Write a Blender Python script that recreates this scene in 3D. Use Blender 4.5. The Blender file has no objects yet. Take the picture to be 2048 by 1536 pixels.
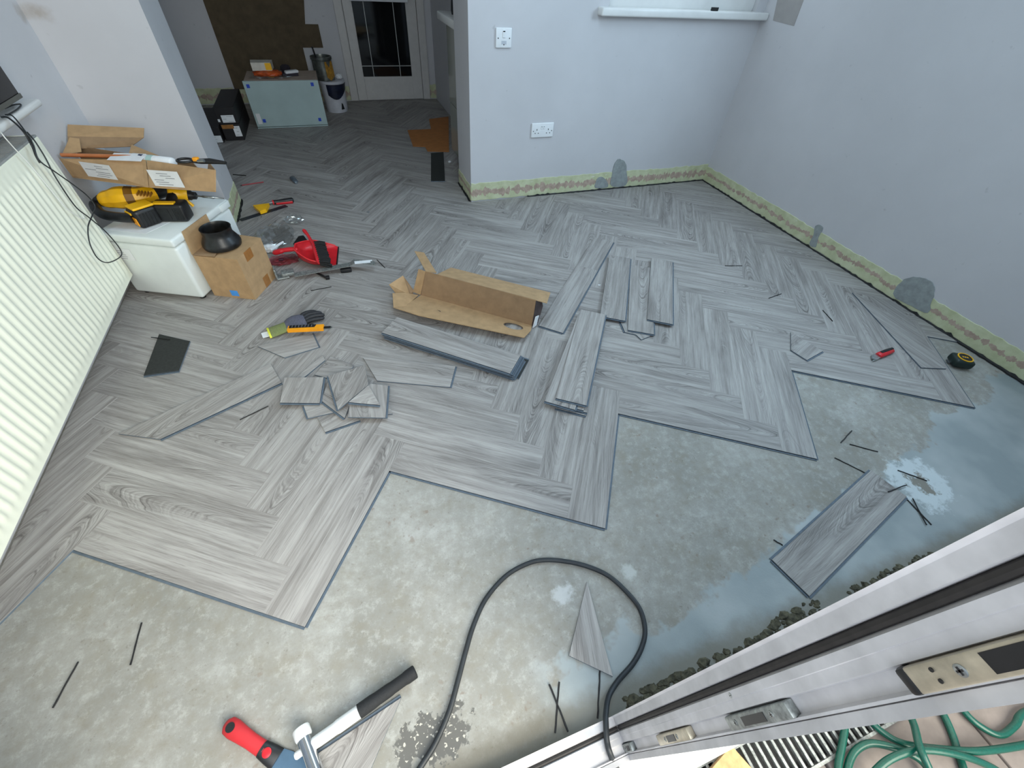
import bpy, bmesh, math, random
from mathutils import Vector, Matrix
random.seed(11)
sc = bpy.context.scene
COL = sc.collection

# ---------------------------------------------------------------- camera
cd = bpy.data.cameras.new('camera')
cam = bpy.data.objects.new('camera', cd)
COL.objects.link(cam)
cam.matrix_world = Matrix(((0.943337,0.204137,-0.261616,0.079613),(-0.327674,0.697505,-0.637273,-0.843998),(0.052388,0.686888,0.724873,1.262571),(0.000000,0.000000,0.000000,1.000000)))
cd.sensor_width = 36.0
cd.lens = 840.713 * 36.0 / 2048.0
cd.clip_start = 0.02
sc.camera = cam

# ---------------------------------------------------------------- world, light, exposure
def lin(r, g, b):
    def c(u):
        u /= 255.0
        return u / 12.92 if u <= 0.04045 else ((u + 0.055) / 1.055) ** 2.4
    return (c(r), c(g), c(b), 1.0)

world = bpy.data.worlds.new('sky')
sc.world = world
world.use_nodes = True
wn = world.node_tree
wn.nodes.clear()
wo = wn.nodes.new('ShaderNodeOutputWorld')
wb = wn.nodes.new('ShaderNodeBackground')
wb.inputs[0].default_value = (0.62, 0.80, 1.0, 1)
wb.inputs[1].default_value = 0.8
wn.links.new(wb.outputs[0], wo.inputs[0])

def area(name, loc, direction, sx, sy, power, color):
    ld = bpy.data.lights.new(name, 'AREA')
    ld.shape = 'RECTANGLE'
    ld.size = sx
    ld.size_y = sy
    ld.energy = power
    ld.color = color
    o = bpy.data.objects.new(name, ld)
    COL.objects.link(o)
    o.location = loc
    o.rotation_euler = Vector(direction).to_track_quat('-Z', 'Z').to_euler()
    return o

# daylight: back window, open garden door, low side window; plus an added roof fill
area('added_roof_fill', (0.75, 0.75, 2.385), (0, 0, -1), 1.1, 1.0, 15, (0.62, 0.84, 1.0))  # blue fill lamp, added under an unseen roof window
area('daylight_right_window', (2.80, 0.30, 1.72), (-1, 0.05, -0.35), 0.9, 0.75, 32, (0.60, 0.82, 1.0))
area('daylight_back_window', (2.2, 2.02, 1.60), (-0.1, -1, -0.2), 0.9, 0.9, 3, (0.72, 0.88, 1.0))
area('daylight_garden_door', (1.05, -2.3, 1.6), (-0.7, 1, -0.35), 2.2, 2.0, 135, (1.0, 0.95, 0.80))
area('skylight_garden_door', (-0.2, -1.6, 2.0), (0.1, 1, -0.9), 1.4, 1.2, 25, (0.90, 0.96, 1.0))
area('daylight_side_window', (-1.10, 0.45, 1.35), (1, 0, -0.15), 1.5, 1.0, 5, (0.95, 1.0, 0.9))
sc.view_settings.view_transform = 'Standard'
sc.view_settings.look = 'None'
sc.view_settings.gamma = 1.0
sc.view_settings.use_curve_mapping = False
sc.view_settings.exposure = 0.1

# ---------------------------------------------------------------- node helpers
class NT:
    def __init__(s, name):
        s.mat = bpy.data.materials.new(name)
        s.mat.use_nodes = True
        s.t = s.mat.node_tree
        s.t.nodes.clear()
        s.out = s.t.nodes.new('ShaderNodeOutputMaterial')
        s.b = s.t.nodes.new('ShaderNodeBsdfPrincipled')
        s.t.links.new(s.b.outputs[0], s.out.inputs[0])
    def n(s, typ, **kw):
        nd = s.t.nodes.new(typ)
        for k, v in kw.items():
            setattr(nd, k, v)
        return nd
    def put(s, sock, v):
        if v is None:
            return
        if isinstance(v, bpy.types.NodeSocket):
            s.t.links.new(v, sock)
        else:
            sock.default_value = v
    def math(s, op, a, b=None, c=None, clamp=False):
        nd = s.n('ShaderNodeMath', operation=op)
        nd.use_clamp = clamp
        s.put(nd.inputs[0], a)
        s.put(nd.inputs[1], b)
        s.put(nd.inputs[2], c)
        return nd.outputs[0]
    def vmath(s, op, a, b=None):
        nd = s.n('ShaderNodeVectorMath', operation=op)
        s.put(nd.inputs[0], a)
        s.put(nd.inputs[1], b)
        return nd.outputs['Value'] if op in ('DISTANCE', 'LENGTH') else nd.outputs[0]
    def noise(s, vec, scale=5, detail=3, rough=0.55, dist=0.0):
        nd = s.n('ShaderNodeTexNoise')
        s.put(nd.inputs['Vector'], vec)
        nd.inputs['Scale'].default_value = scale
        nd.inputs['Detail'].default_value = detail
        nd.inputs['Roughness'].default_value = rough
        nd.inputs['Distortion'].default_value = dist
        return nd.outputs['Fac']
    def mix(s, fac, a, b, blend='MIX'):
        nd = s.n('ShaderNodeMix', data_type='RGBA', blend_type=blend)
        s.put(nd.inputs['Factor'], fac)
        s.put(nd.inputs['A'], a)
        s.put(nd.inputs['B'], b)
        for o in nd.outputs:
            if o.type == 'RGBA':
                return o
    def mapr(s, v, a, b, c=0.0, d=1.0, smooth=False):
        nd = s.n('ShaderNodeMapRange')
        if smooth:
            nd.interpolation_type = 'SMOOTHSTEP'
        s.put(nd.inputs[0], v)
        for i, x in enumerate((a, b, c, d)):
            nd.inputs[i + 1].default_value = x
        return nd.outputs[0]
    def co(s, kind='Object'):
        return s.n('ShaderNodeTexCoord').outputs[kind]
    def xyz(s, v):
        nd = s.n('ShaderNodeSeparateXYZ')
        s.put(nd.inputs[0], v)
        return nd.outputs
    def comb(s, x, y, z):
        nd = s.n('ShaderNodeCombineXYZ')
        s.put(nd.inputs[0], x)
        s.put(nd.inputs[1], y)
        s.put(nd.inputs[2], z)
        return nd.outputs[0]
    def rnd(s):
        return s.n('ShaderNodeObjectInfo').outputs['Random']
    def bump(s, h, strength=0.3, dist=0.002):
        nd = s.n('ShaderNodeBump')
        nd.inputs['Strength'].default_value = strength
        nd.inputs['Distance'].default_value = dist
        s.put(nd.inputs['Height'], h)
        s.t.links.new(nd.outputs[0], s.b.inputs['Normal'])
    def done(s, color=None, rough=None, metal=None, **kw):
        s.put(s.b.inputs['Base Color'], color)
        s.put(s.b.inputs['Roughness'], rough)
        s.put(s.b.inputs['Metallic'], metal)
        for k, v in kw.items():
            s.put(s.b.inputs[k.replace('_', ' ')], v)
        return s.mat

def simple(name, rgb, rough=0.5, metal=0.0, var=0.06, scale=20, bump=0.0, bscale=200, **kw):
    m = NT(name)
    c = m.co()
    base = lin(*rgb)
    dark = tuple(x * (1 - var * 2.2) for x in base[:3]) + (1,)
    lite = tuple(min(1, x * (1 + var * 1.6)) for x in base[:3]) + (1,)
    f = m.noise(c, scale, 4)
    colr = m.mix(m.mapr(f, 0.3, 0.7), dark, lite)
    if bump:
        m.bump(m.noise(c, bscale, 3), bump, 0.001)
    return m.done(colr, rough, metal, **kw)

# ---------------------------------------------------------------- mesh helpers
I4 = Matrix.Identity(4)
def TR(loc=(0, 0, 0), rz=0.0, rx=0.0, ry=0.0):
    return Matrix.Translation(loc) @ Matrix.Rotation(rz, 4, 'Z') @ Matrix.Rotation(ry, 4, 'Y') @ Matrix.Rotation(rx, 4, 'X')

def catmull(pts, n=6, closed=False):
    P = [Vector(p) for p in pts]
    if len(P) < 3:
        return P
    out = []
    N = len(P)
    rng = range(N if closed else N - 1)
    for i in rng:
        if closed:
            a, b, c, d = P[(i - 1) % N], P[i], P[(i + 1) % N], P[(i + 2) % N]
        else:
            a, b, c, d = P[max(i - 1, 0)], P[i], P[i + 1], P[min(i + 2, N - 1)]
        for k in range(n):
            t = k / n
            out.append(0.5 * (2 * b + (c - a) * t + (2 * a - 5 * b + 4 * c - d) * t * t + (3 * b - a - 3 * c + d) * t ** 3))
    if not closed:
        out.append(P[-1])
    return out

class MB:
    def __init__(s):
        s.v, s.f, s.m = [], [], []
    def add(s, vs, fs, mi=0, M=None):
        o = len(s.v)
        for p in vs:
            p = Vector(p)
            s.v.append(M @ p if M is not None else p)
        for f in fs:
            s.f.append([o + i for i in f])
        if isinstance(mi, int):
            s.m += [mi] * len(fs)
        else:
            s.m += list(mi)
        return s
    def box(s, lo, hi, mi=0, M=None, b=0.0, seg=2):
        lo, hi = Vector(lo), Vector(hi)
        if b <= 0:
            x0, y0, z0 = lo
            x1, y1, z1 = hi
            vs = [(x0, y0, z0), (x1, y0, z0), (x1, y1, z0), (x0, y1, z0), (x0, y0, z1), (x1, y0, z1), (x1, y1, z1), (x0, y1, z1)]
            return s.add(vs, [(0, 3, 2, 1), (4, 5, 6, 7), (0, 1, 5, 4), (1, 2, 6, 5), (2, 3, 7, 6), (3, 0, 4, 7)], mi, M)
        bm = bmesh.new()
        bmesh.ops.create_cube(bm, size=1.0)
        d = hi - lo
        for v in bm.verts:
            v.co = Vector((lo[i] + (v.co[i] + 0.5) * d[i] for i in range(3)))
        bmesh.ops.bevel(bm, geom=bm.edges[:], offset=min(b, min(d) * 0.49), segments=seg, affect='EDGES', profile=0.5)
        bm.verts.index_update()
        s.add([v.co.copy() for v in bm.verts], [[v.index for v in f.verts] for f in bm.faces], mi, M)
        bm.free()
        return s
    def prism(s, poly, z0, z1, mi=0, M=None, top=None, bot=None):
        n = len(poly)
        vs = [(p[0], p[1], z0) for p in poly] + [(p[0], p[1], z1) for p in poly]
        fs = [list(range(n))[::-1], list(range(n, 2 * n))] + [(i, (i + 1) % n, n + (i + 1) % n, n + i) for i in range(n)]
        ms = [mi if bot is None else bot, mi if top is None else top] + [mi] * n
        return s.add(vs, fs, ms, M)
    def sheet(s, pts, th, mi=0, M=None, back=None):
        P = [Vector(p) for p in pts]
        nrm = Vector((0, 0, 0))
        for i in range(len(P)):
            a, b = P[i], P[(i + 1) % len(P)]
            nrm += a.cross(b)
        nrm.normalize()
        n = len(P)
        vs = P + [p - nrm * th for p in P]
        fs = [list(range(n)), list(range(n, 2 * n))[::-1]] + [(i, n + i, n + (i + 1) % n, (i + 1) % n) for i in range(n)]
        ms = [mi, mi if back is None else back] + [mi] * n
        return s.add(vs, fs, ms, M)
    def tube(s, pts, r, mi=0, n=8, M=None, closed=False, flat=1.0):
        P = [Vector(p) for p in pts]
        m = len(P)
        R = r if isinstance(r, (list, tuple)) else [r] * m
        vs, fs = [], []
        up = None
        for i in range(m):
            if closed:
                t = P[(i + 1) % m] - P[i - 1]
            else:
                t = P[min(i + 1, m - 1)] - P[max(i - 1, 0)]
            if t.length < 1e-9:
                t = Vector((0, 0, 1))
            t.normalize()
            if up is None:
                up = Vector((0, 0, 1)) if abs(t.z) < 0.9 else Vector((1, 0, 0))
            sx = t.cross(up)
            if sx.length < 1e-6:
                sx = t.cross(Vector((0.3, 1, 0.2)))
            sx.normalize()
            up = sx.cross(t).normalized()
            for k in range(n):
                a = 2 * math.pi * k / n
                vs.append(P[i] + (sx * math.cos(a) + up * math.sin(a) * flat) * R[i])
        for i in range(m if closed else m - 1):
            j = (i + 1) % m
            for k in range(n):
                fs.append((i * n + k, i * n + (k + 1) % n, j * n + (k + 1) % n, j * n + k))
        if not closed:
            fs.append(list(range(n))[::-1])
            fs.append([(m - 1) * n + k for k in range(n)])
        return s.add(vs, fs, mi, M)
    def lathe(s, prof, mi=0, n=24, M=None, cap=True):
        vs, fs = [], []
        for r, z in prof:
            for k in range(n):
                a = 2 * math.pi * k / n
                vs.append((r * math.cos(a), r * math.sin(a), z))
        for i in range(len(prof) - 1):
            for k in range(n):
                fs.append((i * n + k, i * n + (k + 1) % n, (i + 1) * n + (k + 1) % n, (i + 1) * n + k))
        if cap:
            fs.append(list(range(n))[::-1])
            fs.append([(len(prof) - 1) * n + k for k in range(n)])
        return s.add(vs, fs, mi, M)
    def build(s, name, mats, parent=None, M=None, world=False, smooth=None):
        vs = s.v
        if world and parent is not None:
            inv = ROOTM[root_of(parent)].inverted()
            vs = [inv @ v for v in vs]
        me = bpy.data.meshes.new(name)
        me.from_pydata([tuple(v) for v in vs], [], s.f)
        if not isinstance(mats, (list, tuple)):
            mats = [mats]
        for m in mats:
            me.materials.append(m)
        me.polygons.foreach_set('material_index', s.m)
        if smooth is not None:
            me.polygons.foreach_set('use_smooth', [True] * len(me.polygons))
            me.set_sharp_from_angle(angle=math.radians(smooth))
        me.update()
        o = bpy.data.objects.new(name, me)
        COL.objects.link(o)
        if parent is not None:
            o.parent = parent
        if M is not None:
            o.matrix_local = M
            if parent is None:
                ROOTM[o] = M
        elif parent is None:
            ROOTM[o] = I4
        return o

ROOTM = {}
def root_of(o):
    while o.parent is not None:
        o = o.parent
    return o
def tag(o, label, cat, group=None, kind=None):
    o['label'] = label
    o['category'] = cat
    if group:
        o['group'] = group
    if kind:
        o['kind'] = kind
    return o
def thing(name, label, cat, loc=(0, 0, 0), rz=0.0, group=None, M=None):
    e = bpy.data.objects.new(name, None)
    e.empty_display_size = 0.05
    COL.objects.link(e)
    M = M if M is not None else TR(loc, rz)
    e.matrix_world = M
    ROOTM[e] = M
    return tag(e, label, cat, group)
def struct(o):
    o['kind'] = 'structure'
    return o

# ---------------------------------------------------------------- materials
def make_wood():
    m = NT('grey_oak_vinyl')
    c = m.co()
    r = m.rnd()
    off = m.comb(m.math('MULTIPLY', r, 53.0), m.math('MULTIPLY', r, 17.0), m.math('MULTIPLY', r, 7.0))
    p = m.vmath('ADD', c, off)
    def sc3(v, x, y):
        return m.vmath('MULTIPLY', v, (x, y, 1.0))
    lx, ly, _ = m.xyz(c)
    wob = m.noise(sc3(p, 5.0, 16.0), 1.0, 3, 0.6)
    low = m.noise(sc3(p, 2.0, 14.0), 1.0, 2)
    yy = m.math('ADD', ly, m.math('MULTIPLY', m.math('SUBTRACT', r, 0.5), 0.07))
    yy = m.math('ADD', yy, m.math('MULTIPLY', m.math('SUBTRACT', low, 0.5), 0.05))
    sgn = m.math('SUBTRACT', m.math('MULTIPLY', m.math('GREATER_THAN', m.math('FRACT', m.math('MULTIPLY', r, 91.0)), 0.5), 2.0), 1.0)
    h = m.math('ADD', m.math('MULTIPLY', lx, sgn), m.math('MULTIPLY', m.math('MULTIPLY', yy, yy), 115.0))
    h = m.math('ADD', h, m.math('MULTIPLY', wob, 0.11))
    band = m.mapr(m.noise(m.comb(m.math('MULTIPLY', h, 62.0), m.math('MULTIPLY', r, 40.0), m.math('MULTIPLY', lx, 1.5)), 1.0, 2, 0.6), 0.30, 0.70)
    mask = m.mapr(m.noise(sc3(p, 1.7, 9.0), 1.0, 2), 0.42, 0.60, 0.0, 1.0, True)
    streak = m.noise(sc3(p, 2.2, 60.0), 1.0, 5, 0.65)
    fine = m.noise(sc3(p, 16.0, 620.0), 1.0, 3, 0.6)
    blot = m.noise(sc3(p, 2.5, 12.0), 1.0, 3, 0.6)
    light = lin(173, 169, 165)
    mid = lin(139, 134, 130)
    dark = lin(84, 78, 76)
    f1 = m.mapr(streak, 0.36, 0.64)
    col = m.mix(f1, mid, light)
    col = m.mix(m.math('MULTIPLY', m.mapr(blot, 0.54, 0.74), 0.4), col, dark)
    gr = m.math('MULTIPLY', m.math('MULTIPLY', m.math('POWER', band, 2.2), mask), 0.85)
    col = m.mix(gr, col, dark)
    gl = m.math('MULTIPLY', m.math('MULTIPLY', m.math('POWER', m.math('SUBTRACT', 1.0, band), 5.0), mask), 0.45)
    col = m.mix(gl, col, lin(182, 179, 174))
    pore = m.noise(sc3(p, 9.0, 300.0), 1.0, 4, 0.7)
    col = m.mix(m.math('MULTIPLY', m.mapr(pore, 0.54, 0.70), 0.45), col, dark)
    col = m.mix(m.math('MULTIPLY', m.mapr(pore, 0.44, 0.30), 0.35), col, lin(184, 181, 177))
    col = m.mix(m.math('MULTIPLY', m.mapr(fine, 0.55, 0.75), 0.30), col, dark)
    tone = m.mapr(r, 0.0, 1.0, 0.95, 1.06)
    col = m.mix(1.0, col, m.comb(tone, tone, tone), 'MULTIPLY')
    m.bump(m.math('ADD', streak, m.math('MULTIPLY', fine, 0.6)), 0.12, 0.0006)
    return m.done(col, m.mapr(streak, 0.3, 0.7, 0.50, 0.64), Specular_IOR_Level=0.35)
WOOD = make_wood()
CORE = simple('vinyl_core', (94, 106, 118), 0.6, var=0.08, scale=60)
GROOVE_SHADE = simple('groove_shade', (40, 46, 54), 0.7, var=0.1)  # dark strip tone, shade of the click groove put into the colour
BACK = simple('vinyl_backing', (42, 44, 42), 0.75, var=0.12, scale=90, bump=0.2, bscale=900)
WOODM = [WOOD, CORE, BACK, GROOVE_SHADE]

def make_concrete():
    m = NT('screed')
    c = m.co()
    x, y, z = m.xyz(c)
    n1 = m.noise(c, 2.2, 6, 0.6)
    n2 = m.noise(c, 14.0, 5, 0.65)
    n3 = m.noise(c, 90.0, 4, 0.7)
    n4 = m.noise(m.vmath('ADD', c, (31.0, 8.0, 0)), 5.5, 6, 0.7)
    col = m.mix(m.mapr(n1, 0.35, 0.65), lin(136, 134, 127), lin(160, 158, 152))
    col = m.mix(m.math('MULTIPLY', m.mapr(n2, 0.48, 0.72), 0.5), col, lin(136, 129, 113))
    col = m.mix(m.math('MULTIPLY', m.mapr(n4, 0.52, 0.7), 0.5), col, lin(182, 182, 178))
    n5 = m.noise(c, 38.0, 6, 0.75)
    col = m.mix(m.math('MULTIPLY', m.mapr(n5, 0.50, 0.68), 0.4), col, lin(132, 125, 113))
    col = m.mix(m.math('MULTIPLY', m.mapr(n5, 0.48, 0.34), 0.45), col, lin(184, 183, 178))
    col = m.mix(m.math('MULTIPLY', m.mapr(n3, 0.60, 0.74), 0.6), col, lin(112, 105, 96))
    # rust specks
    rs = m.math('MULTIPLY', m.mapr(m.noise(c, 46.0, 2, 0.5), 0.66, 0.72), m.mapr(m.noise(c, 3.1, 1), 0.5, 0.6))
    col = m.mix(m.math('MULTIPLY', rs, 0.35), col, lin(112, 82, 60))
    # smooth levelling compound spread towards the garden door
    edge = m.math('ADD', y, m.math('MULTIPLY', m.math('SUBTRACT', m.noise(c, 3.5, 5, 0.65), 0.5), 0.34))
    ramp = m.math('ADD', edge, m.math('MULTIPLY', m.math('MAXIMUM', m.math('SUBTRACT', x, 0.9), 0.0), -0.19))
    lev = m.mapr(ramp, -0.685, -0.67, 1.0, 0.0)
    lev = m.math('MULTIPLY', lev, m.mapr(x, 0.24, 0.34))
    lcol = m.mix(m.mapr(m.noise(c, 4.0, 3), 0.4, 0.65), lin(140, 148, 149), lin(164, 169, 169))
    col = m.mix(lev, col, lcol)
    # damp / dirty strip along the threshold
    st = m.mapr(m.math('ADD', y, m.math('MULTIPLY', n2, 0.06)), -0.775, -0.72, 1.0, 0.0, True)
    col = m.mix(m.math('MULTIPLY', st, 0.75), col, lin(112, 104, 88))
    # exposed black adhesive with white crumbs, near the cable
    d = m.vmath('DISTANCE', m.vmath('MULTIPLY', c, (1.0, 1.8, 1.0)), (-0.01, -1.33, -0.0108))
    ad = m.mapr(m.math('ADD', d, m.math('MULTIPLY', m.math('SUBTRACT', n2, 0.5), 0.34)), 0.075, 0.085, 1.0, 0.0)
    ac = m.mix(m.mapr(m.noise(c, 120.0, 2), 0.6, 0.64), lin(98, 96, 92), lin(190, 184, 172))
    col = m.mix(ad, col, ac)
    # efflorescence ring, plaster splash and small crater
    d = m.math('ADD', m.vmath('DISTANCE', c, (1.795, -0.605, -0.006)), m.math('MULTIPLY', m.math('SUBTRACT', m.noise(c, 22.0, 5, 0.7), 0.5), 0.20))
    ring = m.math('MULTIPLY', m.mapr(d, 0.028, 0.045), m.mapr(d, 0.085, 0.11, 1.0, 0.0))
    col = m.mix(m.math('MULTIPLY', m.mapr(d, 0.03, 0.045, 1.0, 0.0), 0.8), col, lin(120, 112, 98))
    col = m.mix(m.math('MULTIPLY', ring, 0.7), col, lin(206, 214, 216))
    d = m.math('ADD', m.vmath('DISTANCE', c, (0.411, -0.545, -0.006)), m.math('MULTIPLY', m.math('SUBTRACT', m.noise(c, 30.0, 5, 0.7), 0.5), 0.10))
    col = m.mix(m.math('MULTIPLY', m.mapr(d, 0.016, 0.034, 1.0, 0.0), 0.65), col, lin(200, 202, 202))
    d = m.math('ADD', m.vmath('DISTANCE', c, (0.62, -0.551, -0.006)), m.math('MULTIPLY', m.math('SUBTRACT', m.noise(c, 60.0, 4, 0.7), 0.5), 0.05))
    col = m.mix(m.math('MULTIPLY', m.mapr(d, 0.014, 0.03, 1.0, 0.0), 0.7), col, lin(196, 198, 194))
    m.bump(m.math('ADD', m.math('MULTIPLY', n2, 0.6), m.math('MULTIPLY', n3, 0.5)), 0.35, 0.002)
    return m.done(col, m.math('SUBTRACT', 0.8, m.math('MULTIPLY', lev, 0.35)))
SCREED = make_concrete()

def make_paint(name, rgb):
    m = NT(name)
    c = m.co()
    b = lin(*rgb)
    d = tuple(v * 0.9 for v in b[:3]) + (1,)
    col = m.mix(m.mapr(m.noise(c, 1.6, 5, 0.6), 0.3, 0.7), d, b)
    ds = m.vmath('DISTANCE', m.vmath('MULTIPLY', c, (0.6, 1.0, 1.6)), (-0.618, 1.99, 1.52))
    stn = m.mapr(m.math('ADD', ds, m.math('MULTIPLY', m.math('SUBTRACT', m.noise(c, 14.0, 4), 0.5), 0.12)), 0.0, 0.055, 0.6, 0.0, True)
    col = m.mix(stn, col, lin(150, 132, 112))
    sm = m.math('MULTIPLY', m.mapr(m.noise(c, 24.0, 2), 0.70, 0.78), 0.25)
    col = m.mix(sm, col, lin(120, 118, 120))
    m.bump(m.noise(c, 160.0, 3), 0.06, 0.001)
    return m.done(col, 0.62)
PAINT = make_paint('pale_wall_paint', (206, 205, 208))
CEIL = make_paint('ceiling_paint', (225, 224, 220))

def make_bare(name, along):
    m = NT(name)
    c = m.co()
    x, y, z = m.xyz(c)
    t = x if along == 'x' else y
    v = m.comb(m.math('MULTIPLY', t, 9.0), m.math('MULTIPLY', z, 26.0), 0.0)
    base = m.mix(m.mapr(m.noise(c, 18.0, 4), 0.35, 0.65), lin(188, 192, 154), lin(208, 211, 178))
    low = m.math('MULTIPLY', m.math('SUBTRACT', m.noise(m.comb(m.math('MULTIPLY', t, 5.0), 0.0, 3.0), 1.0, 2), 0.5), 0.07)
    dz = m.math('ABSOLUTE', m.math('SUBTRACT', z, m.math('ADD', low, 0.058)))
    wid = m.math('MULTIPLY', m.mapr(m.noise(m.comb(m.math('MULTIPLY', t, 26.0), 2.0, 0.0), 1.0, 3, 0.7), 0.36, 0.66), 0.040 if along == 'x' else 0.022)
    pink = m.mapr(m.math('SUBTRACT', m.math('ADD', dz, m.math('MULTIPLY', m.math('SUBTRACT', m.noise(c, 60.0, 3), 0.5), 0.02)), wid), -0.002, 0.001, 1.0, 0.0)
    col = m.mix(m.math('MULTIPLY', pink, 0.85), base, m.mix(m.mapr(m.noise(c, 30.0, 3), 0.4, 0.6), lin(165, 138, 128), lin(186, 160, 150)))
    chip = m.math('MULTIPLY', m.mapr(m.noise(c, 44.0, 3, 0.7), 0.66, 0.69), m.mapr(z, 0.085, 0.11))
    col = m.mix(chip, col, lin(226, 226, 222))
    m.bump(m.math('ADD', m.noise(c, 40.0, 4), m.math('MULTIPLY', pink, 0.6)), 0.4, 0.002)
    return m.done(col, 0.85)
BARE_X = make_bare('bare_plaster_band_x', 'x')
BARE_Y = make_bare('bare_plaster_band_y', 'y')
FILLER = simple('grey_filler', (150, 156, 156), 0.85, var=0.08, scale=40, bump=0.4, bscale=120)
MEMBRANE = simple('black_membrane', (22, 22, 23), 0.7, var=0.2, scale=60, bump=0.5, bscale=150)
UPVC = simple('white_upvc', (226, 226, 224), 0.32, var=0.025, scale=9)
UPVC_DIRTY = simple('weathered_upvc', (196, 193, 194), 0.4, var=0.07, scale=24)
GASKET = simple('rubber_gasket', (40, 36, 34), 0.7, var=0.15, scale=80)
RADW = simple('radiator_enamel', (238, 239, 222), 0.35, var=0.02, scale=6)
WHITEAPP = simple('appliance_enamel', (224, 230, 228), 0.35, var=0.025, scale=8)
CARD = simple('corrugated_card', (176, 144, 106), 0.85, var=0.06, scale=26, bump=0.1, bscale=400)
CARDIN_SHADE = simple('shaded_card_inside', (152, 124, 94), 0.88, var=0.06, scale=26, bump=0.1, bscale=400)  # darker card for inner faces, their shade put into the colour
CARDDK = simple('printed_card_outside', (72, 62, 62), 0.7, var=0.1, scale=30)
TAPE = simple('brown_parcel_tape', (158, 108, 58), 0.3, var=0.08, scale=40)
BLUETAPE = simple('blue_tape', (74, 150, 226), 0.5, var=0.04)
DKBLUE = simple('dark_blue_tape', (30, 70, 190), 0.5, var=0.04)
PAPER = simple('white_paper', (226, 228, 230), 0.75, var=0.03)
PRINT = simple('grey_print', (120, 122, 128), 0.8, var=0.05)
BLACKP = simple('black_plastic', (26, 26, 28), 0.42, var=0.15, scale=40)
RUBBER = simple('black_rubber', (24, 25, 27), 0.38, var=0.5, scale=30, bump=0.2, bscale=120)
CABLEM = simple('cable_rubber', (38, 42, 46), 0.5, var=0.12, scale=40)
YELLOW = simple('tool_yellow', (246, 186, 20), 0.4, var=0.05)
ORANGE = simple('tool_orange', (245, 160, 24), 0.45, var=0.05)
RED = simple('red_plastic', (206, 34, 44), 0.35, var=0.06)
STEEL = simple('steel', (168, 172, 172), 0.35, 0.9, var=0.1, scale=60)
GALV = simple('scratched_steel', (150, 154, 152), 0.45, 0.6, var=0.2, scale=120, bump=0.15, bscale=300)
CHROME = simple('chrome', (225, 228, 232), 0.10, 1.0, var=0.02)
COPPER = simple('copper_pipe', (222, 138, 88), 0.28, 0.5, var=0.05)
BRASSY = simple('passivated_zinc', (186, 176, 156), 0.38, 0.45, var=0.12, scale=50)
def clear(name, rgb, rough=0.06, alpha_mix=0.8):
    m = NT(name)
    t = m.n('ShaderNodeBsdfTransparent')
    g = m.n('ShaderNodeBsdfGlossy')
    g.inputs['Color'].default_value = lin(*rgb)
    g.inputs['Roughness'].default_value = rough
    mx = m.n('ShaderNodeMixShader')
    mx.inputs[0].default_value = 1 - alpha_mix
    m.t.links.new(t.outputs[0], mx.inputs[1])
    m.t.links.new(g.outputs[0], mx.inputs[2])
    m.t.links.new(mx.outputs[0], m.out.inputs[0])
    m.t.nodes.remove(m.b)
    return m.mat
GLASS = clear('window_glass', (240, 248, 250), 0.02, 0.9)
FILM = clear('clear_polythene', (235, 240, 240), 0.12, 0.72)

# ---------------------------------------------------------------- the setting
H = 2.4
PL, PW, PT = 0.615, 0.123, 0.006      # plank length, width, thickness
TH = math.radians(-33.9)              # the herringbone is laid askew to the walls
ca, sa = math.cos(TH), math.sin(TH)
def rot2(x, y):
    return (ca * x - sa * y, sa * x + ca * y)

mb = MB()
mb.box((-1.2, -0.84, -0.12), (2.9, 2.1, -PT))
mb.box((-1.7, 2.1, -0.12), (2.9, 4.8, -PT))
floor = struct(mb.build('floor', SCREED))

def inset(poly, d):
    n = len(poly)
    out = []
    for i in range(n):
        p0, p1, p2 = Vector(poly[i - 1]), Vector(poly[i]), Vector(poly[(i + 1) % n])
        e1, e2 = (p1 - p0).normalized(), (p2 - p1).normalized()
        n1, n2 = Vector((-e1.y, e1.x)), Vector((-e2.y, e2.x))
        b = n1 + n2
        k = max(0.35, b.length_squared / 2)
        out.append(p1 + b * (d / k))
    return out
def plank_mesh(mb, poly, th=PT, lips=(), bev=0.0007):
    """poly: counter-clockwise 2D outline of the wear layer; top at z = 0"""
    poly = [Vector(p) for p in poly]
    n = len(poly)
    top = inset(poly, bev)
    vs = [(p.x, p.y, -th) for p in poly] + [(p.x, p.y, -bev * 0.6) for p in poly] + [(p.x, p.y, 0) for p in top]
    fs = [list(range(n))[::-1], list(range(2 * n, 3 * n))]
    ms = [2, 0]
    for i in range(n):
        j = (i + 1) % n
        fs.append((i, j, n + j, n + i)); ms.append(1)
        fs.append((n + i, n + j, 2 * n + j, 2 * n + i)); ms.append(0)
    mb.add(vs, fs, ms)
    for i in lips:
        a, b = poly[i], poly[(i + 1) % n]
        e = (b - a).normalized()
        o = Vector((e.y, -e.x)) * 0.0065
        q = [a, a + o, b + o, b]
        mb.prism([(p.x, p.y) for p in q], -th, -th * 0.66, 1)
        o3 = o * 0.06
        mb.prism([(p.x, p.y) for p in (a, a + o3, b + o3, b)], -th * 0.66, -th * 0.30, 3)
        o2 = o * 0.78
        q = [a + o2, a + o, b + o, b + o2]
        mb.prism([(p.x, p.y) for p in q], -th * 0.66, -th * 0.50, 1)

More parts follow.
